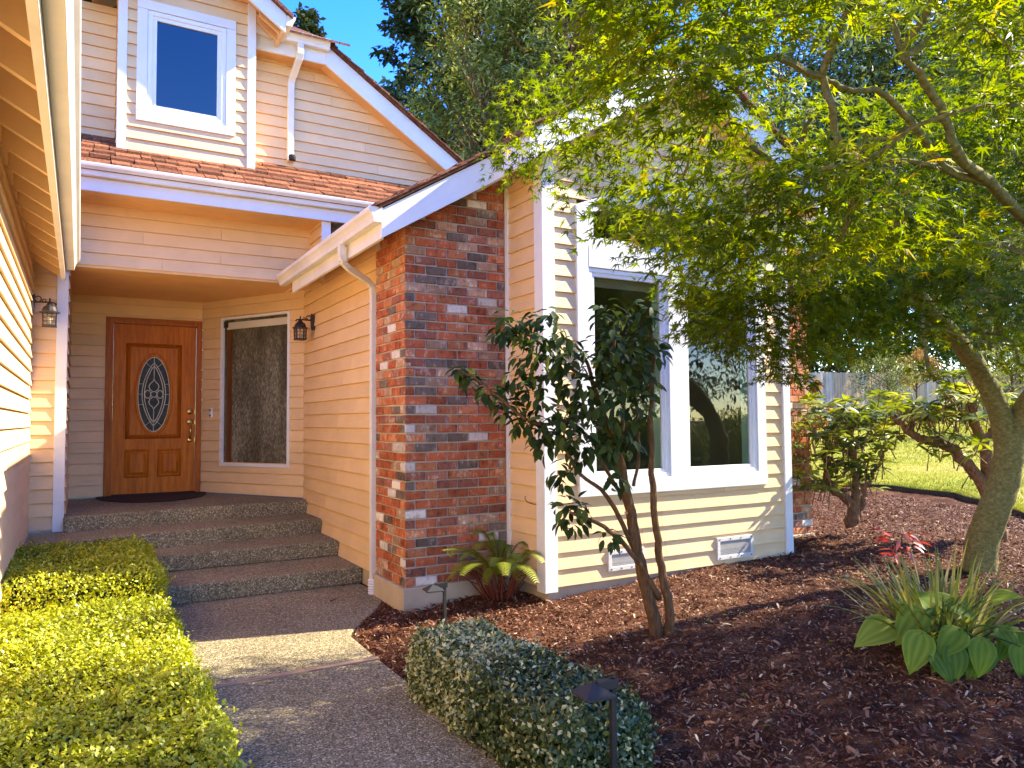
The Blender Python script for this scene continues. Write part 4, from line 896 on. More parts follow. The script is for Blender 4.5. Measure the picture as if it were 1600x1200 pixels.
def onX(x, y, X): d_ = FW+RT*(x-800)/F_PX-UP*(y-600)/F_PX; return CAM+d_*(X/d_[0])
mb = MB(); mb.tube([onX(a, b, XL-.024) for a, b in pts_], .0028, 5); tag(mb.build('dry_vine', M_vine, None, onX(848, 925, XL-.024)), 'thin dry vine climbing the narrow bay wall beside the corner board', 'vine')

def path_light(base, hgt, ang, label):
    b = np.array(base, float); t = thing('path_light', label, 'path light', b, 'path lights in the mulch'); c, s_ = math.cos(ang), math.sin(ang)
    mb = MB(); mb.box(b[0]-.011, b[0]+.011, b[1]-.011, b[1]+.011, b[2]-.05, b[2]+hgt); mb.build('post', M_lampblk, t, b, bevel=.002)
    mb = MB(); q = lambda u_, v_, z_: (b[0]+c*u_-s_*v_, b[1]+s_*u_+c*v_, b[2]+z_)
    mb.add([q(-.02, -.017, hgt-.035), q(.07, -.017, hgt-.035), q(.07, .017, hgt-.035), q(-.02, .017, hgt-.035), q(-.02, -.017, hgt), q(.07, -.017, hgt), q(.07, .017, hgt), q(-.02, .017, hgt)], [(3, 2, 1, 0), (4, 5, 6, 7), (0, 1, 5, 4), (1, 2, 6, 5), (2, 3, 7, 6), (3, 0, 4, 7)]); mb.build('arm', M_lampblk, t, b, bevel=.002)
    mb = MB(); w_ = .064; o_ = .082
    sq = [(o_-w_, -w_), (o_+w_, -w_), (o_+w_, w_), (o_-w_, w_)]
    mb.add([q(a, d_, hgt-.052) for a, d_ in sq]+[q(a, d_, hgt-.044) for a, d_ in sq]+[q(o_, 0, hgt-.002)], [(3, 2, 1, 0)]+[(k, (k+1) % 4, 4+(k+1) % 4, 4+k) for k in range(4)]+[(4+k, 4+(k+1) % 4, 8) for k in range(4)]); mb.build('cap', M_lampblk, t, b)
path_light((2.30, 4.98, .0), .335, math.radians(172), 'black path light in front of the brick corner')
path_light((1.80, 2.36, .0), .50, math.radians(172), 'black path light standing before the near end of the variegated hedge')

# ================================================================== HEDGES
def hedge_points(box, n, r, jit=.05, sides=True):
    x0, x1, y0, y1, z0, z1 = box; A_ = [(x1-x0)*(y1-y0)] + ([(y1-y0)*(z1-z0)]*2 + [(x1-x0)*(z1-z0)]*2 if sides else [])
    f = rng.choice(len(A_), n, p=np.array(A_)/sum(A_)); p = np.stack([x0+(x1-x0)*rng.random(n), y0+(y1-y0)*rng.random(n), z0+(z1-z0)*rng.random(n)], 1)
    p[f == 0, 2] = z1
    if sides: p[f == 1, 0] = x0; p[f == 2, 0] = x1; p[f == 3, 1] = y0; p[f == 4, 1] = y1
    c = np.clip(p, [x0+r, y0+r, z0], [x1-r, y1-r, z1-r]); nn = p-c; L_ = np.linalg.norm(nn, axis=1, keepdims=True)+1e-6; nn /= L_
    s_ = c+nn*r; wv = .5*np.sin(s_[:, 0]*9+s_[:, 1]*5)+.5*np.sin(s_[:, 1]*11-s_[:, 0]*6+s_[:, 2]*9)
    s_ += nn*(wv*.018 - jit*rng.random(n)**1.5*1.0 + .012*rng.random(n))[:, None]; return s_, nn
def hedge(label, box, n, r, size, mat, tints, jit=.05, group=None, dens_side=True, vt=None, upright=.6):
    x0, x1, y0, y1, z0, z1 = box; base = ((x0+x1)/2, (y0+y1)/2, z0); t = thing('hedge', label, 'hedge', base, group)
    s_, nn = hedge_points(box, n, r, jit, dens_side); dr = nn*upright+rand_dirs(n)+[0, 0, .25]; nrm = nn*.9+rand_dirs(n)*.75
    tn = tints(n, s_); scatter('foliage', LB[0], LB[1], s_, frames(nrm, dr), size*(.7+.6*rng.random(n)), tn, mat, t, base, vt=vt)
    k_ = int(n*.012); s2, n2 = hedge_points(box, k_*6, r, .0, dens_side); s2 = s2[:k_]; n2 = n2[:k_]
    sp = np.repeat(s2, 7, 0); ax = np.repeat(n2*.7+rand_dirs(k_)*.5+[0, 0, .3], 7, 0); ax /= np.linalg.norm(ax, axis=1, keepdims=True); m7 = len(sp); sp = sp+ax*(np.tile(np.arange(7), k_)*.0075)[:, None]
    scatter('shoots', LB[0], LB[1], sp, frames(ax+rand_dirs(m7)*.8, ax*.7+rand_dirs(m7)), size*(.6+.4*rng.random(m7)), np.clip(tints(m7, sp)+.12, 0, 1), mat, t, base)
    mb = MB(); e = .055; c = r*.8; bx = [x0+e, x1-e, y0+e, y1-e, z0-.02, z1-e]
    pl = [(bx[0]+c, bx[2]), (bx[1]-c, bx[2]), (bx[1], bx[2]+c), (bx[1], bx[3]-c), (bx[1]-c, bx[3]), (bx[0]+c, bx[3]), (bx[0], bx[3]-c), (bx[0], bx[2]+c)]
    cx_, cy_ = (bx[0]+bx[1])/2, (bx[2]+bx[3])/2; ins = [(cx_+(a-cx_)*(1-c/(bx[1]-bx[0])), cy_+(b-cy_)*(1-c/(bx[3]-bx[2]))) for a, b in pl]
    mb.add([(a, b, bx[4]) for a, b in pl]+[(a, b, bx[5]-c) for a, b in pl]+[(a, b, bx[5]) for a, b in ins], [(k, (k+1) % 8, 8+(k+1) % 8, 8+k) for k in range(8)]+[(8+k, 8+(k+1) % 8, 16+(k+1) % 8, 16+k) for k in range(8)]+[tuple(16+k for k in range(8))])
    mb.build('branch_core', M_hcore, t, base, smooth=True); return t
M_hcore = mk_ground('hedge_dark_core', [(.5, (.012, .014, .004)), (.9, (.035, .04, .010))], 9, .8, 60)  # solid core coloured dark to stand for the shaded inside of the hedge
def bt(n, s_): return np.clip(.42+.22*rng.normal(size=n)+.12*np.sin(s_[:, 1]*2.3)+.10*(s_[:, 0] < -.1), 0, 1)
hedge('long clipped yellow green boxwood hedge filling the lower left beside the walkway', (-.47, .49, 1.7, 5.22, 0, .43), 74000, .09, .024, M_box, bt, .06, 'clipped boxwood hedges')
hedge('shorter clipped yellow green boxwood hedge at the foot of the steps', (-.47, .53, 5.66, 7.22, 0, .52), 30000, .12, .024, M_box, bt, .06, 'clipped boxwood hedges')
def vt_(n, s_):
    p = np.where(s_[:, 1] > 3.2, .55, .12); return np.where(rng.random(n) < p, .82+.18*rng.random(n), np.clip(.3+.2*rng.normal(size=n), 0, .66))
hedge('low variegated green and cream hedge between walkway and mulch', (1.60, 2.08, 2.42, 3.98, 0, .345), 27000, .10, .030, M_vari, vt_, .07)

# ================================================================== PLANTS
LEAFM = {}
def leaf_variants(key, tmpl, mat, tints, smooth=True):
    if key not in LEAFM: LEAFM[key] = [tint_mesh('leaf', tmpl[0], tmpl[1], q, mat, smooth) for q in tints]
    return LEAFM[key]
def place_leaves(parent, key, tmpl, mat, pos, rot, sc, nparts, tints_parts, tint, pname='leaf', stuffname='foliage'):
    """the leaves showing largest become parts, the rest one mesh"""
    pos = np.asarray(pos); rel = pos-CAM; zc = rel@FW; u_ = 800+F_PX*(rel@RT)/np.maximum(zc, .05); v_ = 600-F_PX*(rel@UP)/np.maximum(zc, .05)
    score = np.where((zc > .4) & (u_ > 0) & (u_ < 1600) & (v_ > 0) & (v_ < 1200), np.asarray(sc)/np.maximum(zc, .1), 0)
    order = np.argsort(-score); part = order[:nparts]; rest = order[nparts:]
    var = leaf_variants(key, tmpl, mat, tints_parts)
    for i in part:
        o = bpy.data.objects.new(pname, var[min(len(var)-1, int(tint[i]*len(var)))]); place(o, parent, pos[i]); o.rotation_euler = Matrix(rot[i].tolist()).to_euler(); s_ = float(sc[i]); o.scale = (s_, s_, s_)
    if len(rest): scatter(stuffname, tmpl[0], tmpl[1], pos[rest], rot[rest], np.asarray(sc)[rest], np.asarray(tint)[rest], mat, parent, smooth=True, bend=rng.normal(size=len(rest))*.35 if key == 'maple' else None)
def wob(pts, n=4, amp=.02):
    """subdivide a polyline with a little wobble"""
    P_ = [np.array(p, float) for p in pts]; out = []
    for i in range(len(P_)-1):
        a = P_[max(i-1, 0)]; b = P_[i]; c = P_[i+1]; d = P_[min(i+2, len(P_)-1)]
        for k in range(n):
            t_ = k/n; q = .5*((2*b)+(-a+c)*t_+(2*a-5*b+4*c-d)*t_*t_+(-a+3*b-3*c+d)*t_**3); out.append(q+rng.normal(size=3)*amp*(.3 if k == 0 and i == 0 else 1))
    out.append(P_[-1]); return out
def limb(mb, pts, ra_, rb_, sides=8, n=4, amp=.006):
    w_ = wob(pts, n, amp); m_ = len(w_); mb.tube(w_, [ra_+(rb_-ra_)*(k/(m_-1))*(1+.05*math.sin(k*1.3)) for k in range(m_)], sides)

# ---- multi-stem shrub before the bay
ZC = 4.93; sb = pt(1030, 1003, ZC); sb[2] = H(sb[0], sb[1])-.02
st = thing('small_tree', 'small multi stemmed tree with drooping dark green leaves in front of the bay', 'tree', sb)
def P2(l, z=ZC): return [pt(a, b, z+(c[0] if c else 0)) for a, b, *c in l]
for l, ra_, rb_ in (([(1028, 1010), (1018, 950), (1000, 880), (985, 800), (972, 740), (962, 690)], .048, .026), ([(1044, 1008), (1046, 950), (1036, 900), (1026, 830), (1019, 740), (1017, 640), (1021, 560, .03), (1014, 505, .05)], .034, .010)):
    mb = MB(); limb(mb, P2(l), ra_, rb_, 9, 5, .004); mb.build('trunk', M_bark2, st, sb, smooth=True)
for l, ra_, rb_ in (([(1030, 935), (999, 880, -.05), (955, 831, -.12), (912, 808, -.2), (890, 800, -.22)], .022, .008), ([(992, 860), (950, 778, -.08), (907, 740, -.15), (880, 700, -.2)], .018, .008),
                    ([(980, 790), (950, 740, .05), (921, 682, .05), (888, 672, .0)], .016, .007), ([(966, 700), (945, 650, .0), (930, 610, -.05), (915, 560, -.05), (900, 540, -.1)], .022, .008),
                    ([(966, 700), (975, 640, .05), (960, 560, .1), (965, 490, .1)], .018, .008), ([(990, 760), (999, 710, .05), (996, 660, .08), (990, 600, .1)], .012, .006),
                    ([(940, 640, -.02), (880, 660, -.1), (830, 660, -.15), (780, 620, -.2), (738, 588, -.22), (718, 578, -.22)], .014, .005), ([(930, 600), (870, 560, -.1), (820, 520, -.1), (790, 505, -.1)], .012, .005)):
    mb = MB(); limb(mb, P2(l), ra_, rb_, 7, 4, .004); mb.build('branch', M_bark2, st, sb, smooth=True)
mb = MB(); kp = pt(978, 801, ZC-.03); mb.tube([kp, kp-FW*.012], .011, 10); mb.build('pruning_scar', M_fencew, st, sb)
cl = [(792, 508, 26, 18), (815, 515, 30, 20), (850, 510, 34, 26), (880, 545, 42, 36), (835, 560, 40, 32), (845, 615, 42, 36), (870, 660, 42, 38), (905, 680, 40, 34), (935, 640, 44, 36), (915, 600, 46, 38), (955, 495, 30, 22), (950, 550, 40, 36), (1000, 490, 26, 20), (1005, 545, 36, 32), (975, 585, 42, 36), (990, 630, 34, 22), (965, 670, 28, 16),
      (850, 690, 26, 16), (880, 740, 26, 14), (890, 800, 30, 20), (948, 840, 14, 7), (912, 795, 16, 8), (985, 690, 20, 9), (820, 655, 24, 18), (790, 640, 22, 16), (762, 612, 18, 14), (735, 592, 15, 12), (720, 578, 11, 9), (945, 700, 22, 10), (810, 590, 20, 8), (960, 750, 16, 7), (905, 715, 20, 8), (1015, 605, 16, 7)]
pos = []; nr = []; dr = []
for (x, y, r_, k) in cl:
    c = pt(x, y, ZC-.1+random.uniform(-.1, .1)); rr_ = r_/F_PX*ZC
    for _ in range(int(k*2.0)):
        q = rng.normal(size=3); q = q/np.linalg.norm(q)*rng.random()**.4; p = c+q*rr_*np.array([1, 1, .95]); pos.append(p)
        out = q*.6+np.array([0, 0, -.55])+rng.normal(size=3)*.35; dr.append(out); nr.append(np.array([0, 0, .8])+q*.6+rng.normal(size=3)*.35-FW*.25)
pos = np.array(pos); rot = frames(np.array(nr), np.array(dr)); n = len(pos); sc = .062+.045*rng.random(n)
place_leaves(st, 'shrub', LO, M_shrub, pos, rot, sc, 300, [.1, .3, .5, .7, .95], np.clip(.4+.27*rng.normal(size=n), 0, .99))

# ---- fern at the brick
fb = np.array([2.98, 5.38, H(2.98, 5.38)]); fern = thing('fern', 'arching green fern with reddish stems against the brick', 'fern', fb)
def frond(base, tip, up, L_, w_):
    base = np.array(base); tip = np.array(tip); mid = (base+tip)/2+np.array([0, 0, up]); n_ = 30; vs = []; fs = []; ts = []
    f = lambda t_: (1-t_)**2*base+2*t_*(1-t_)*mid+t_*t_*tip
    for k in range(n_):
        t_ = .22+.78*k/n_; p = f(t_); d = f(min(1, t_+.02))-f(t_-.02); d /= np.linalg.norm(d)+1e-9; sd = np.cross(d, [0, 0, 1.0]); sd /= np.linalg.norm(sd)+1e-9; nn = np.cross(sd, d)
        wl = w_*math.sin(math.pi*min(1, (.12+.88*(1-(t_-.22)/.78))**.8*.62+.0))*(.55+.45*min(1, (t_-.22)*6)); hw = L_*.78/n_*.36
        for s_ in (1, -1):
            b = len(vs); e = p+sd*s_*wl+d*wl*.35-nn*wl*.18
            vs += [p-d*hw, p+d*hw, (p+e)/2+d*hw*.9+nn*wl*.05, e, (p+e)/2-d*hw*.7+nn*wl*.05]; fs += [(b, b+1, b+2, b+4), (b+4, b+2, b+3)]; ts += [.5+.3*(t_-.5)]*5
    return vs, fs, ts
for k, (tx, ty, up, w_, tt) in enumerate([((660, 745), 0, .25, .075, .6), ((700, 870), 0, .28, .08, .8), ((735, 870), 0, .35, .08, .7), ((690, 860), 0, .2, .07, .5), ((740, 835), 0, .3, .085, .4), ((760, 840), 0, .3, .08, .5), ((800, 870), 0, .3, .08, .6), ((830, 860), 0, .3, .08, .7), ((850, 880), 0, .3, .08, .9), ((840, 912), 0, .28, .075, .95), ((720, 900), 0, .25, .07, .6), ((790, 900), 0, .25, .07, .8), ((775, 845), 0, .2, .08, .3), ((850, 862), 0, .2, .08, .6)]):
    if k == 0: continue
    zc_ = [5.95, 5.7, 5.9, 5.6, 6.0, 6.15, 6.05, 6.1, 5.8, 5.65, 5.55, 5.55, 6.2, 6.1][k]
    tip = pt(tx[0], tx[1], zc_); b0 = fb+np.array([random.uniform(-.08, .08), random.uniform(-.06, .06), .05]); L_ = np.linalg.norm(tip-b0)
    vs, fs, ts = frond(b0, tip, up*1.3, L_, w_*1.05); me = bpy.data.meshes.new('frond'); me.from_pydata([tuple(np.array(v)-fb) for v in vs], [], fs); at = me.attributes.new('tint', 'FLOAT', 'POINT'); at.data.foreach_set('value', np.clip(np.array(ts)*tt/.55*.8, 0, 1).astype(np.float32)); me.materials.append(M_fern)
    o = bpy.data.objects.new('frond', me); place(o, fern, fb)
    m2 = MB(); mid = (b0+tip)/2+np.array([0, 0, up*1.3]); m2.tube([(1-q)**2*b0+2*q*(1-q)*mid+q*q*tip for q in np.linspace(0, 1, 9)], [.006-.004*q for q in np.linspace(0, 1, 9)], 4); m2.build('stem', M_stem, fern, fb)
mb = MB()
for k in range(16):
    a = -2.2+5.2*k/16+.2*rng.normal(); L2 = .34+.12*rng.random(); tip = fb+np.array([L2*math.sin(a)*1.05, -L2*math.cos(a)*.75, .14+.22*rng.random()]); b0 = fb+np.array([.05*math.sin(a), -.05*math.cos(a), .04])
    vs, fs, ts = frond(b0, tip, .34, np.linalg.norm(tip-b0), .075); me = tint_mesh('frond', [np.array(v)-fb for v in vs], fs, .35+.4*rng.random(), M_fern); o = bpy.data.objects.new('frond', me); place(o, fern, fb)
for k in range(46):
    a = rng.random()*6.28; r_ = .1+.12*rng.random(); b0 = fb+np.array([r_*.6*math.cos(a), r_*.6*math.sin(a), 0]); mb.tube([b0, b0+np.array([r_*.5*math.cos(a), r_*.5*math.sin(a), .12+.12*rng.random()]), b0+np.array([r_*1.1*math.cos(a), r_*1.1*math.sin(a), .18+.10*rng.random()])], [.007, .005, .003], 4)
mb.build('old_stems', M_stem, fern, fb)['kind'] = 'stuff'

# ---- hosta
hb = np.array([4.13, 2.42, H(4.13, 2.42)]); hosta = thing('hosta', 'broad leaved green hosta sprawling at the foot of the daylily', 'hosta', hb)
def hosta_leaf():
    vs = []; fs = []; nx, ny = 10, 9
    for i in range(nx+1):
        t_ = i/nx; wd = .40*(math.sin(math.pi*min(1, t_*1.02)**.62)**.85 if 0 < t_ < .999 else .02)
        for j in range(ny):
            q = (j/(ny-1)-.5)*2; back = -.10*(abs(q)**1.5)*(1-t_)**3
            vs.append((t_+back, q*wd, -.30*t_*t_+.10*wd*abs(q)*1.2+(.014 if j % 2 else -.008)*math.sin(math.pi*t_)))
    for i in range(nx):
        for j in range(ny-1): fs.append((i*ny+j, (i+1)*ny+j, (i+1)*ny+j+1, i*ny+j+1))
    return np.array(vs), fs
LH = hosta_leaf(); HM = [tint_mesh('leaf', LH[0], LH[1], q, M_hosta, True, [(-.14 if (k % 9) % 2 else .14) for k in range(len(LH[0]))]) for q in (.2, .4, .6, .85)]
for (bx_, by_, tx_, ty_, zb_, zt_, v_) in [(1393, 975, 1340, 998, 4.25, 4.15, 3), (1440, 990, 1425, 1050, 4.0, 3.9, 2), (1440, 955, 1402, 1000, 4.2, 4.1, 2), (1490, 1010, 1500, 1066, 3.95, 3.85, 0), (1535, 1000, 1535, 1056, 3.95, 3.85, 1), (1480, 1000, 1460, 1045, 4.05, 3.95, 1), (1595, 1010, 1600, 1060, 4.0, 3.9, 1), (1460, 960, 1440, 930, 4.25, 4.35, 1), (1500, 960, 1440, 915, 4.3, 4.4, 1), (1545, 935, 1580, 925, 4.3, 4.2, 3), (1480, 940, 1518, 955, 4.2, 4.1, 0), (1560, 980, 1590, 1010, 4.1, 4.0, 0), (1620, 990, 1660, 1030, 4.1, 4.0, 1), (1540, 1010, 1515, 1062, 4.0, 3.9, 0), (1420, 960, 1400, 935, 4.35, 4.45, 2), (1590, 985, 1565, 1025, 4.1, 4.0, 0), (1460, 1020, 1490, 1060, 3.95, 3.85, 0), (1500, 985, 1470, 1020, 4.0, 3.9, 1)]:
    b0 = pt(bx_, by_, zb_); e0 = pt(tx_, ty_, zt_); b0[2] = max(b0[2], H(b0[0], b0[1])+.10); e0[2] = max(e0[2], H(e0[0], e0[1])+.015)
    d_ = e0-b0; L_ = max(np.linalg.norm(d_), .17); d_ = d_/np.linalg.norm(d_); up_ = np.array([0, 0, 1.0])-FW*.75; z_ = up_-d_*(up_@d_); z_ /= np.linalg.norm(z_); y_ = np.cross(z_, d_)
    o = bpy.data.objects.new('leaf', HM[v_]); place(o, hosta, b0); o.rotation_euler = Matrix(((d_[0], y_[0], z_[0]), (d_[1], y_[1], z_[1]), (d_[2], y_[2], z_[2]))).to_euler(); s_ = L_*.98; o.scale = (s_, s_*(.86+.14*random.random()), s_)
    m2 = MB(); m2.tube(wob([hb+np.array([random.uniform(-.1, .15), random.uniform(-.1, .1), 0]), (hb+b0)/2+np.array([0, 0, .10]), b0], 4, .002), .005, 5); m2.build('stalk', M_hstalk if 'M_hstalk' in globals() else M_hosta, hosta, hb)
# ---- daylily
lb = np.array([4.42, 2.62, H(4.42, 2.62)]); lily = thing('daylily', 'spiky clump of yellowing strap leaved daylily below the maple trunk', 'daylily', lb)
def blade(base, ang, L_, lean, w_, droop):
    n_ = 8; vs = []; fs = []; dx, dy = math.cos(ang), math.sin(ang); sd = np.array([-dy, dx, 0])
    for k in range(n_+1):
        t_ = k/n_; h = L_*(math.cos(lean)*t_-droop*t_**2.6); r_ = L_*(math.sin(lean)*t_+droop*.55*t_*t_); p = np.array(base)+np.array([dx*r_, dy*r_, h]); wd = w_*(1-t_**2.2)*.5+.0008
        vs += [p-sd*wd+np.array([0, 0, wd*.7]), p, p+sd*wd+np.array([0, 0, wd*.7])]
        if k: b = k*3; fs += [(b-3, b-2, b+1, b), (b-2, b-1, b+2, b+1)]
    return vs, fs
for k in range(175):
    a = rng.random()*6.28; r_ = .17*rng.random()**.5; b0 = lb+np.array([r_*math.cos(a)*1.6, r_*math.sin(a)*1.2, 0]); a2 = a+rng.normal()*.5
    vs, fs = blade(b0-lb, a2,   .44+.30*rng.random(), .12+.85*rng.random()**1.2,   .017+.010*rng.random(), .05+.32*rng.random()); me = tint_mesh('blade', vs, fs, np.clip(.6+.2*rng.normal(), 0, 1), M_lily, True); o = bpy.data.objects.new('blade', me); place(o, lily, lb)
# ---- small red seedling
rb0 = np.array([6.26, 4.04, H(6.26, 4.04)]); seed = thing('red_seedling', 'tiny red leaved seedling alone in the sunlit mulch', 'seedling', rb0)
mb = MB(); mb.tube(wob([rb0, rb0+[0, 0, .12], rb0+[.02, 0, .27]], 3, .003), .006, 5); mb.build('stem', M_stem, seed, rb0)
n = 46; a = rng.random(n)*6.28; hh = .08+.22*rng.random(n); rad = .04+.16*rng.random(n); pos = rb0+np.stack([rad*np.cos(a), rad*np.sin(a), hh], 1)
place_leaves(seed, 'red', LN, M_redleaf, pos, frames(np.array([0, 0, 1.0])+rng.normal(size=(n, 3))*.4, np.stack([np.cos(a), np.sin(a), -.25+0*a], 1)+rng.normal(size=(n, 3))*.25), .09+.05*rng.random(n), n, [.2, .5, .9], rng.random(n)*.99)

# ---- rhododendrons
def rhodo(label, base, stems, whorls, leafL, nparts, tb=.45, seed_=1):
    b = np.array(base, float); t = thing('rhododendron', label, 'shrub', b, 'rhododendrons by the lawn')
    for (pts, ra_, rb_) in stems: mb = MB(); limb(mb, pts, ra_, rb_, 8, 5, .012); mb.build('trunk', M_bark3, t, b, smooth=True)
    pos = []; nr = []; dr = []; tn = []; tw = MB()
    for (c, k, spread) in whorls:
        c = np.array(c, float); q = np.array([rng.normal()*.3, rng.normal()*.3, 1.0]); q /= np.linalg.norm(q); a0 = rng.random()*6.28
        tw.tube([c-q*.16+rng.normal(size=3)*.02, c], [.007, .004], 4)
        e1 = np.cross(q, [1, 0, 0]); e1 /= np.linalg.norm(e1); e2 = np.cross(q, e1); tt = np.clip(tb+.25*rng.normal(), .05, .95)
        for i in range(k):
            a = a0+i*2.4; el_ = spread+.35*rng.normal(); d_ = e1*math.cos(a)*math.cos(el_)+e2*math.sin(a)*math.cos(el_)+q*math.sin(el_); pos.append(c+d_*.015); dr.append(d_); nr.append(q+d_*-.2+rng.normal(size=3)*.15); tn.append(np.clip(tt+.12*rng.normal(), 0, .99))
    tw.build('twigs', M_bark3, t, b)['kind'] = 'stuff'
    n = len(pos); place_leaves(t, 'rhodo', leaf_oval(.36, .1, .25), M_rhod, np.array(pos), frames(np.array(nr), np.array(dr)), leafL*(.75+.5*rng.random(n)), nparts, [.1, .3, .5, .7, .9], np.array(tn)); return t
z1 = 8.15; rb1 = pt(1333, 815, z1)
wh = []
for k in range(125):
    a, b_ = rng.normal(), rng.normal(); x = 1305+46*np.clip(a, -1.4, 1.6); y = 700+40*np.clip(b_, -1.9, 1.6); wh.append((pt(x, y, z1+rng.normal()*.35), 10, .1 if y > 700 else .6))
for k in range(36): wh.append((pt(1270+130*rng.random(), 645+20*rng.normal()*.6, z1+rng.normal()*.3), 11, .85))
for k in range(14): wh.append((pt(1372+18*rng.normal(), 690+20*rng.normal(), z1-.2+.2*rng.normal()), 10, .6))
rhodo('dark bushy rhododendron touching the far brick corner', rb1, [([rb1-[0, 0, .05], pt(1330, 785, z1), pt(1300, 760, z1), pt(1290, 700, z1)], .075, .03), ([rb1, pt(1338, 770, z1), pt(1335, 720, z1), pt(1325, 670, z1)], .06, .025), ([rb1, pt(1345, 790, z1), pt(1352, 760, z1), pt(1375, 725, z1), pt(1385, 700, z1)], .035, .014)], wh, .128, 190, .45)
z2 = 7.7; rb2 = pt(1560, 800, z2); rb2[2] = H(rb2[0], rb2[1])
wh = []
for k in range(50): wh.append((pt(1455+36*np.clip(rng.normal(), -1.6, 1.8), 642+9*rng.normal(), z2+.4*rng.normal()), 10, .7))
for k in range(10): wh.append((pt(1405+14*rng.normal(), 640+8*rng.normal(), z2+.2*rng.normal()), 7, .4))
for k in range(40): wh.append((pt(1525+32*np.clip(rng.normal(), -1.6, 1.8), 618+24*np.clip(rng.normal(), -1.5, 1.5), z2-.4+.3*rng.normal()), 11, .8))
for k in range(30): wh.append((pt(1560+42*rng.normal(), 660+26*rng.normal(), z2+.3*rng.normal()), 9, .5))
for k in range(12): wh.append((pt(1480+34*rng.normal(), 690+14*rng.normal(), z2-.3), 7, .2))
for k in range(10): wh.append((pt(1555+28*rng.normal(), 730+20*rng.normal(), z2+.2), 7, .2))
rhodo('open rhododendron with a crooked bare limb behind the maple trunk', rb2, [([rb2, pt(1538, 760, z2), pt(1500, 715, z2), pt(1465, 690, z2-.1), pt(1440, 688, z2-.1), pt(1420, 672, z2-.1), pt(1396, 650, z2-.1)], .07, .028), ([rb2, pt(1545, 740, z2), pt(1535, 690, z2), pt(1520, 640, z2-.3), pt(1512, 600, z2-.3)], .075, .03), ([pt(1425, 674, z2-.1), pt(1430, 650, z2), pt(1440, 632, z2)], .025, .012), ([pt(1535, 690, z2), pt(1560, 660, z2), pt(1580, 640, z2)], .04, .015)], wh, .128, 200, .6)

# ---- Japanese maple
tb0 = pt(1528, 893, 6.35); tb0[2] = H(tb0[0], tb0[1])-.05
maple = thing('japanese_maple', 'large Japanese maple with a leaning trunk spreading over the mulch bed', 'tree', tb0)
mb = MB(); limb(mb, [tb0, pt(1535, 850, 6.35), pt(1552, 800, 6.3), pt(1572, 740, 6.3), pt(1578, 690, 6.3)], .130, .112, 14, 5, .006); mb.build('trunk', M_bark, maple, tb0, smooth=True)
F0 = pt(1576, 700, 6.3); F1 = pt(1440, 470, 5.4); F2 = pt(1610, 350, 4.1)
for l, ra_, rb_ in (([F0, pt(1560, 640, 6.25), pt(1528, 575, 6.1), pt(1485, 520, 5.8), F1, pt(1400, 405, 5.2), pt(1370, 330, 5.0)], .098, .035), ([F0, pt(1600, 640, 6.2), pt(1650, 560, 5.7), pt(1650, 450, 4.9), F2], .10, .045),
                    ([pt(1545, 545, 6.0), pt(1538, 520, 6.0), pt(1520, 490, 6.0), pt(1500, 450, 5.9)], .05, .025), ([pt(1538, 540, 6.0), pt(1545, 500, 6.0), pt(1545, 460, 6.0), pt(1548, 400, 5.9)], .04, .02),
                    ([F2, pt(1545, 285, 3.6), pt(1500, 245, 3.4), pt(1475, 180, 3.3), pt(1440, 120, 3.2), pt(1412, 88, 3.15), pt(1390, 20, 3.1)], .030, .009), ([pt(1545, 285, 3.6), pt(1480, 265, 3.45), pt(1435, 205, 3.3), pt(1390, 155, 3.2), pt(1365, 140, 3.15), pt(1325, 140, 3.1), pt(1285, 120, 3.05)], .020, .009),
                    ([pt(1520, 270, 3.6), pt(1440, 255, 3.6), pt(1380, 250, 3.6), pt(1250, 262, 3.6)], .016, .006), ([F2, pt(1600, 400, 4.2), pt(1500, 395, 4.1)], .03, .012)):
    mb = MB(); limb(mb, l, ra_, rb_, 10, 6, .003); mb.build('limb', M_bark, maple, tb0, smooth=True)
MAPLE_D = 1.95
CL = []   # clusters: centre, radius, count, flatness
LIMB = [(1545, 285), (1500, 245), (1475, 180), (1440, 120), (1412, 88), (1480, 265), (1435, 205), (1390, 155), (1325, 140), (1285, 122), (1350, 138)]
def cluster(x, y, zc, r_, k, fl=.45):
    if zc < 3.4 and min(math.hypot(x-a, y-b) for a, b in LIMB) < 40 + r_/zc*F_PX*.55: return       # keep the big limbs in the open
    if x < 905: k = int(k*.62)
    elif x < 1100 and 120 < y < 430: k = int(k*.55)
    elif x > 1180 and zc > 2.6: k = int(k*1.35)
    CL.append((pt(x, y, zc), r_, k, fl))
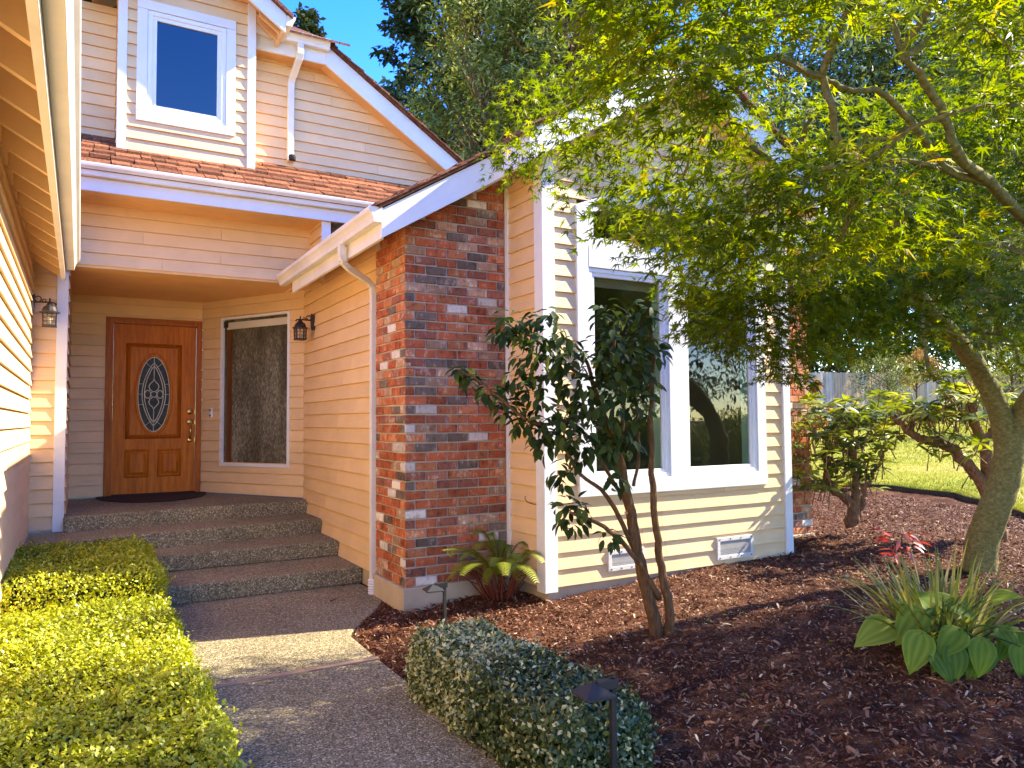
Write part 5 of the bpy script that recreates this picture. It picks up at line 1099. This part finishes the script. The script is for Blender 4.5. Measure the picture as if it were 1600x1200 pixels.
for q in [(800, 150, 4.3, .16, 26), (812, 185, 4.3, .2, 42), (785, 215, 4.35, .13, 20), (830, 240, 4.2, .22, 55), (800, 262, 4.25, .2, 44), (778, 240, 4.3, .12, 22), (860, 180, 4.1, .24, 56), (850, 135, 4.2, .2, 34), (880, 215, 4.0, .24, 62), (845, 280, 4.1, .16, 26), (905, 120, 3.8, .25, 56), (930, 170, 3.7, .3, 90), (905, 255, 3.9, .26, 74), (945, 225, 3.8, .3, 100), (925, 310, 3.95, .24, 56), (975, 290, 3.9, .3, 110), (960, 130, 3.6, .26, 80), (1000, 215, 3.6, .32, 120), (985, 340, 4.0, .22, 54), (1030, 300, 3.8, .3, 120), (1060, 360, 3.9, .3, 120), (1020, 375, 4.0, .2, 46), (1085, 300, 3.7, .32, 130), (1110, 400, 4.0, .3, 120), (1075, 420, 4.05, .2, 40),
          (1150, 350, 3.8, .35, 150), (1080, 470, 4.1, .18, 44), (1055, 452, 4.1, .14, 26), (1075, 510, 4.1, .14, 28), (1120, 460, 4.1, .26, 90), (1130, 510, 4.15, .26, 80), (1175, 490, 4.1, .3, 120), (1160, 430, 4.0, .3, 120), (1165, 545, 4.2, .22, 50), (1215, 550, 4.2, .22, 60), (1245, 590, 4.25, .14, 24), (1205, 585, 4.2, .13, 20), (1250, 530, 4.3, .28, 100), (1230, 455, 4.0, .34, 150), (1300, 490, 4.3, .32, 120), (1290, 430, 4.1, .34, 150), (1360, 490, 4.5, .3, 100), (1420, 500, 4.8, .28, 80), (1450, 575, 5.2, .16, 20), (1460, 590, 5.2, .1, 12), (1390, 540, 4.8, .2, 30), (1370, 430, 4.3, .34, 130), (1330, 545, 4.6, .2, 40),
          (1450, 440, 4.4, .34, 120), (1520, 430, 4.2, .34, 110), (1590, 470, 3.8, .34, 110), (1560, 520, 5.6, .3, 70), (1590, 570, 5.6, .22, 44), (1600, 540, 4.6, .2, 36), (1535, 480, 5.4, .25, 50), (1450, 520, 5.6, .25, 40)]: cluster(*q)
for x in range(1000, 1680, 68):
    for y in range(-50, 400, 72):
        if x < 1060 and y < 120 and False: continue
        cluster(x+random.uniform(-25, 25), y+random.uniform(-25, 25), random.uniform(2.6, 3.6), .30, 66, .5)
for x in range(960, 1680, 80):
    for y in range(-60, 180, 70): cluster(x+random.uniform(-25, 25), y+random.uniform(-20, 20)-max(0, 1040-x)*.9, random.uniform(2.0, 2.6), .2, 40, .5)
for k in range(430):     # crown body round the trunk, out to the right, bounds shaped to place its shade
    x = rng.uniform(4.6, 9.8); zt_ = min(.84*(x-.62), 5.6); z = rng.uniform(2.5+.12*abs(x-6.5), max(2.75, zt_)); y = rng.uniform(-.4, 3.5 if z > .84*(x-1.9) else min(3.5, 3.85-.286*z))
    if z > zt_: continue
    CL.append((np.array([x, y, z]), .42, 58, .4))
pos = []; nr = []; dr = []; sc = []; tn = []; tw = MB()
hubs = [F1, F2, pt(1500, 450, 5.9), pt(1370, 330, 5.0), pt(1412, 88, 3.15), pt(1285, 120, 3.05), F0, pt(1250, 262, 3.6), pt(1548, 400, 5.9), pt(1485, 520, 5.8), pt(1475, 180, 3.3), pt(1380, 250, 3.6), pt(1390, 155, 3.2)]
net = [(h, .02, np.zeros(3)) for h in hubs]
CL.sort(key=lambda c: min(np.linalg.norm(h-c[0]) for h in hubs))
for (c, r_, k, fl) in CL:
    hub, hr, hdir = min(net, key=lambda q: np.linalg.norm(q[0]-c)); d0 = c-hub; dl = np.linalg.norm(d0)
    if dl > .05:
        mid = (hub+c)/2+hdir*dl*.18+np.array([0, 0, .05*dl]); r1 = max(.0035, hr*.72); tw.tube(wob([hub, mid, c], 3, .010), [hr*.8+(r1-hr*.8)*i/6 for i in range(7)], 5); net.append((c, r1, d0/dl))
    hd = np.array([d0[0], d0[1], 0])/(np.linalg.norm(d0[:2])+1e-6); tt = np.clip(.42+.16*rng.normal(), .1, .8)
    for _ in range(int(k*MAPLE_D)):
        q = rng.normal(size=3); q = q/np.linalg.norm(q)*rng.random()**.45; p = c+q*r_*np.array([1, 1, fl]); p[2] -= .25*max(0, q[:2]@hd[:2])*r_
        pos.append(p); o_ = q*np.array([1, 1, .3])+hd*.5+np.array([0, 0, -.45])+rng.normal(size=3)*.25; dr.append(o_); nr.append(np.array([0, 0, 1.0])+rng.normal(size=3)*.45+hd*.25); sc.append(.032+.033*rng.random()); tn.append(np.clip(tt+.17*rng.normal()+(.5 if rng.random() < .012 else 0), 0, .99))
tw.build('twigs', M_bark, maple, tb0)['kind'] = 'stuff'
pos = np.array(pos); rot = frames(np.array(nr), np.array(dr))
place_leaves(maple, 'maple', LM, M_maple, pos, rot, np.array(sc), 300, [.15, .35, .55, .75, .95], np.array(tn))

# ================================================================== BACKGROUND
A0 = np.array([20.0, 18.7]); A1 = np.array([39.0, 17.2]); fl_ = np.linalg.norm(A1-A0); fd = (A1-A0)/fl_
fence = thing('fence', 'weathered cedar board fence along the far side of the lawn', 'fence', (*A0, 1.3))
fm = {}
for k in range(int(fl_/.145)):
    p = A0+fd*k*.145; key = (random.randrange(3), 1 if (k > 30 and random.random() < .75) else 0)
    if key not in fm:
        m2 = MB(); h = 1.80+.02*key[0]; m2.prism([(0, 0, 0), (.136, 0, 0), (.136, 0, h-.02), (.10, 0, h), (.036, 0, h), (0, 0, h-.02)], (0, .02, 0)); fm[key] = m2.mesh('board', M_fencew if key[1] else M_fence)
    inst('board', fm[key], fence, (p[0], p[1], H(p[0], p[1])+.02+random.uniform(-.012, .012)), math.atan2(fd[1], fd[0])+random.uniform(-.03, .03))
nn_ = np.array([-fd[1], fd[0]])
for zz in (.35, 1.0, 1.6):
    a = A0+nn_*.03; b = A1+nn_*.03; ha = H(*a); hb_ = H(*b); mb = MB(); mb.prism([(*a, ha+zz), (*b, hb_+zz), (*b, hb_+zz+.09), (*a, ha+zz+.09)], (*(nn_*.04), 0)); mb.build('rail', M_fence, fence, (*A0, ha+zz))
def tree(name, label, base, hgt, crown, n, leaf, mat, cat='tree', group=None, z0=.35, shape='round', tw_=.18, spread=.7):
    b = np.array(base, float); t = thing(name, label, cat, b, group); mb = MB(); top = b+np.array([0, 0, hgt*.85]); limb(mb, [b-[0, 0, .1], b+[.05*hgt*.2, 0, hgt*.4], top], tw_, tw_*.25, 8, 4, .02)
    mb.build('trunk', M_bark2, t, b, smooth=True); mb = MB()
    P_, Nn, Dd, T_ = [], [], [], []
    ncl = max(10, n//130)
    for c in range(ncl):
        f = rng.random()
        if shape == 'cone':
            h = z0+(1-z0)*rng.random()**1.15; rad = crown*(1-(h-z0)/(1-z0))**.75*(.25+.8*rng.random()**.5)+.15; a = rng.random()*6.28; cc = b+np.array([rad*math.cos(a), rad*math.sin(a), h*hgt-.12*rad]); rr_ = np.array([.75, .75, .32])*(.35+.12*crown)
        else:
            q = rng.normal(size=3); q = q/np.linalg.norm(q)*(.35+.65*rng.random()**.5); cc = b+np.array([q[0]*crown, q[1]*crown, hgt*(z0+(1-z0)*.5)+q[2]*hgt*(1-z0)*.5]); rr_ = np.array([1, 1, .75])*crown*.30; h = (cc[2]-b[2])/hgt
        if h > z0*.8: s0 = b+np.array([0, 0, min(h*.75, .8)*hgt]); mb.tube([s0, (s0+cc)/2+[0, 0, .05*hgt*.3], cc], [tw_*.22, tw_*.13, tw_*.05], 5)
        m_ = n//ncl; q = rng.normal(size=(m_, 3)); q = q/np.linalg.norm(q, axis=1, keepdims=True)*(rng.random((m_, 1))**.45); p = cc+q*rr_; P_.append(p)
        out = p-(b+np.array([0, 0, hgt*.5])); out /= np.linalg.norm(out, axis=1, keepdims=True); dd = out*.5+rng.normal(size=(m_, 3))*.5+np.array([0, 0, -.55]); Dd.append(dd); Nn.append(np.array([0, 0, .8])+out*.5+rng.normal(size=(m_, 3))*spread); T_.append(np.clip(.45+.15*rng.normal()+.22*rng.normal(size=m_), 0, 1))
    mb.build('branch_core', M_bark2, t, b)
    P_ = np.concatenate(P_); m_ = len(P_); lv = LB if leaf[1] else LN
    scatter('crown', lv[0], lv[1], P_, frames(np.concatenate(Nn), np.concatenate(Dd)), leaf[0]*(.65+.7*rng.random(m_)), np.concatenate(T_), mat, t, b); return t
def gz(x, y): return H(x, y)-.05
c1 = pt(735, 300, 23.5); tree('fir_tree', 'tall dark fir behind the roofs with spiky edges against the sky', (c1[0], c1[1], gz(c1[0], c1[1])), 23, 3.6, 52000, (.26, 1), M_fir, shape='cone', z0=.12, tw_=.35, group='tall trees behind the house')
c2 = pt(925, 300, 25.5); tree('fir_tree', 'tall dark fir farther right behind the brick gable ridge', (c2[0], c2[1], gz(c2[0], c2[1])), 25, 3.8, 36000, (.28, 1), M_fir, shape='cone', z0=.15, tw_=.35, group='tall trees behind the house')
c3 = pt(770, 300, 19.0); tree('broadleaf_tree', 'lighter green leafy tree rising just behind the roof valley', (c3[0], c3[1], gz(c3[0], c3[1])), 12.4, 2.0, 17000, (.17, 0), M_tree, z0=.30, tw_=.2, group='tall trees behind the house')
c4 = pt(885, 300, 18.0); tree('broadleaf_tree', 'pale green leafy tree behind the brick gable', (c4[0], c4[1], gz(c4[0], c4[1])), 13.2, 1.9, 15000, (.17, 0), M_tree, z0=.35, tw_=.2, group='tall trees behind the house')
c5 = pt(1080, 400, 30); tree('broadleaf_tree', 'large green tree behind the house mostly hidden by the maple', (c5[0], c5[1], gz(c5[0], c5[1])), 15, 4.5, 12000, (.3, 0), M_tree, z0=.3, tw_=.3, group='tall trees behind the house')
c6 = pt(476, 300, 30); tree('fir_tree', 'thin fir whose tip peeks over the roof beside the dormer', (c6[0], c6[1], gz(c6[0], c6[1])), 16.9, 1.6, 9000, (.22, 1), M_fir, shape='cone', z0=.2, tw_=.2, group='tall trees behind the house')
for i, (x, zc_, hg, cr, nn2, mt, lab) in enumerate([(1310, 31, 6.5, 2.0, 9000, M_ytree, 'bright green tree over the left end of the fence'), (1440, 33, 5.8, 2.2, 9000, M_ytree, 'yellow green tree over the middle of the fence'), (1265, 34, 8.5, 2.4, 8000, M_tree, 'darker tree over the fence beside the far brick corner'), (1560, 34, 7.0, 2.6, 9000, M_tree, 'mid green tree over the fence right of the maple trunk'), (1380, 40, 23, 7.0, 24000, M_tree, 'tall green tree far beyond the middle of the fence'), (1520, 42, 25, 8, 24000, M_fir, 'tall dark tree far beyond the right part of the fence'), (1650, 36, 21, 7, 20000, M_tree, 'tall tree past the right end of the fence'), (1230, 44, 26, 8, 22000, M_fir, 'tall dark tree far beyond the bay')]):
    c = pt(x, 560, zc_); tree('broadleaf_tree', lab, (c[0], c[1], gz(c[0], c[1])), hg, cr, nn2, (.22 if hg < 12 else .4, 0), mt, z0=.12, tw_=.15, group='trees beyond the fence')
c = pt(1388, 620, 24.0); tree('nandina', 'fine leaved upright shrub with many stems against the fence', (c[0], c[1], gz(c[0], c[1])), 2.5, 1.05, 6500, (.07, 0), M_orange if False else M_tree, 'shrub', z0=.36, tw_=.05)
c = pt(1432, 620, 25.2); tree('nandina', 'pale orange leaved shrub leaning on the fence', (c[0], c[1], gz(c[0], c[1])), 2.6, .7, 3500, (.07, 0), M_orange, 'shrub', z0=.45, tw_=.05)
c = pt(1270, 620, 15.0); tree('orange_shrub', 'small orange leaved shrub at the edge of the far brick', (c[0], c[1], gz(c[0], c[1])), 1.75, .35, 1400, (.09, 0), M_orange, 'shrub', z0=.4, tw_=.03)
c = pt(1580, 620, 20.0); tree('pale_shrub', 'pale fine leaved shrub behind the maple trunk', (c[0], c[1], gz(c[0], c[1])), 2.7, 1.1, 5000, (.08, 0), M_tree, 'shrub', z0=.3, tw_=.05)
# trees across the street, seen only in the window glass
for i, (x, y, hg, cr, mt, lab) in enumerate([(13.5, -5.5, 1.6, 1.5, M_ytree, 'rounded yellow green shrub by the street reflected low in the bay window'), (18, -6.5, 1.7, 1.9, M_ytree, 'wide yellow shrub by the street reflected low in the right pane'), (17, -19, 12, 4.4, M_tree, 'broad tree across the street reflected in the left pane'), (25, -17, 14, 5.0, M_fir, 'dark tall tree across the street reflected in the right pane'), (33, -16, 13, 5.0, M_tree, 'tree across the street at the right end of the reflection'), (10, -22, 13, 4.5, M_fir, 'dark tree across the street at the left end of the reflection'), (24, -27, 19, 6.0, M_tree, 'tallest tree far behind the street in the reflection'), (41, -20, 16, 6.0, M_fir, 'dark tree farthest along the street in the reflection')]):
    tree('street_tree', lab, (x, y, -.05), hg, cr, 9000, (.34 if hg > 3 else .12, 0), mt, 'tree' if hg > 3 else 'shrub', 'trees by the street', z0=.1, tw_=.15 if hg > 3 else .04)
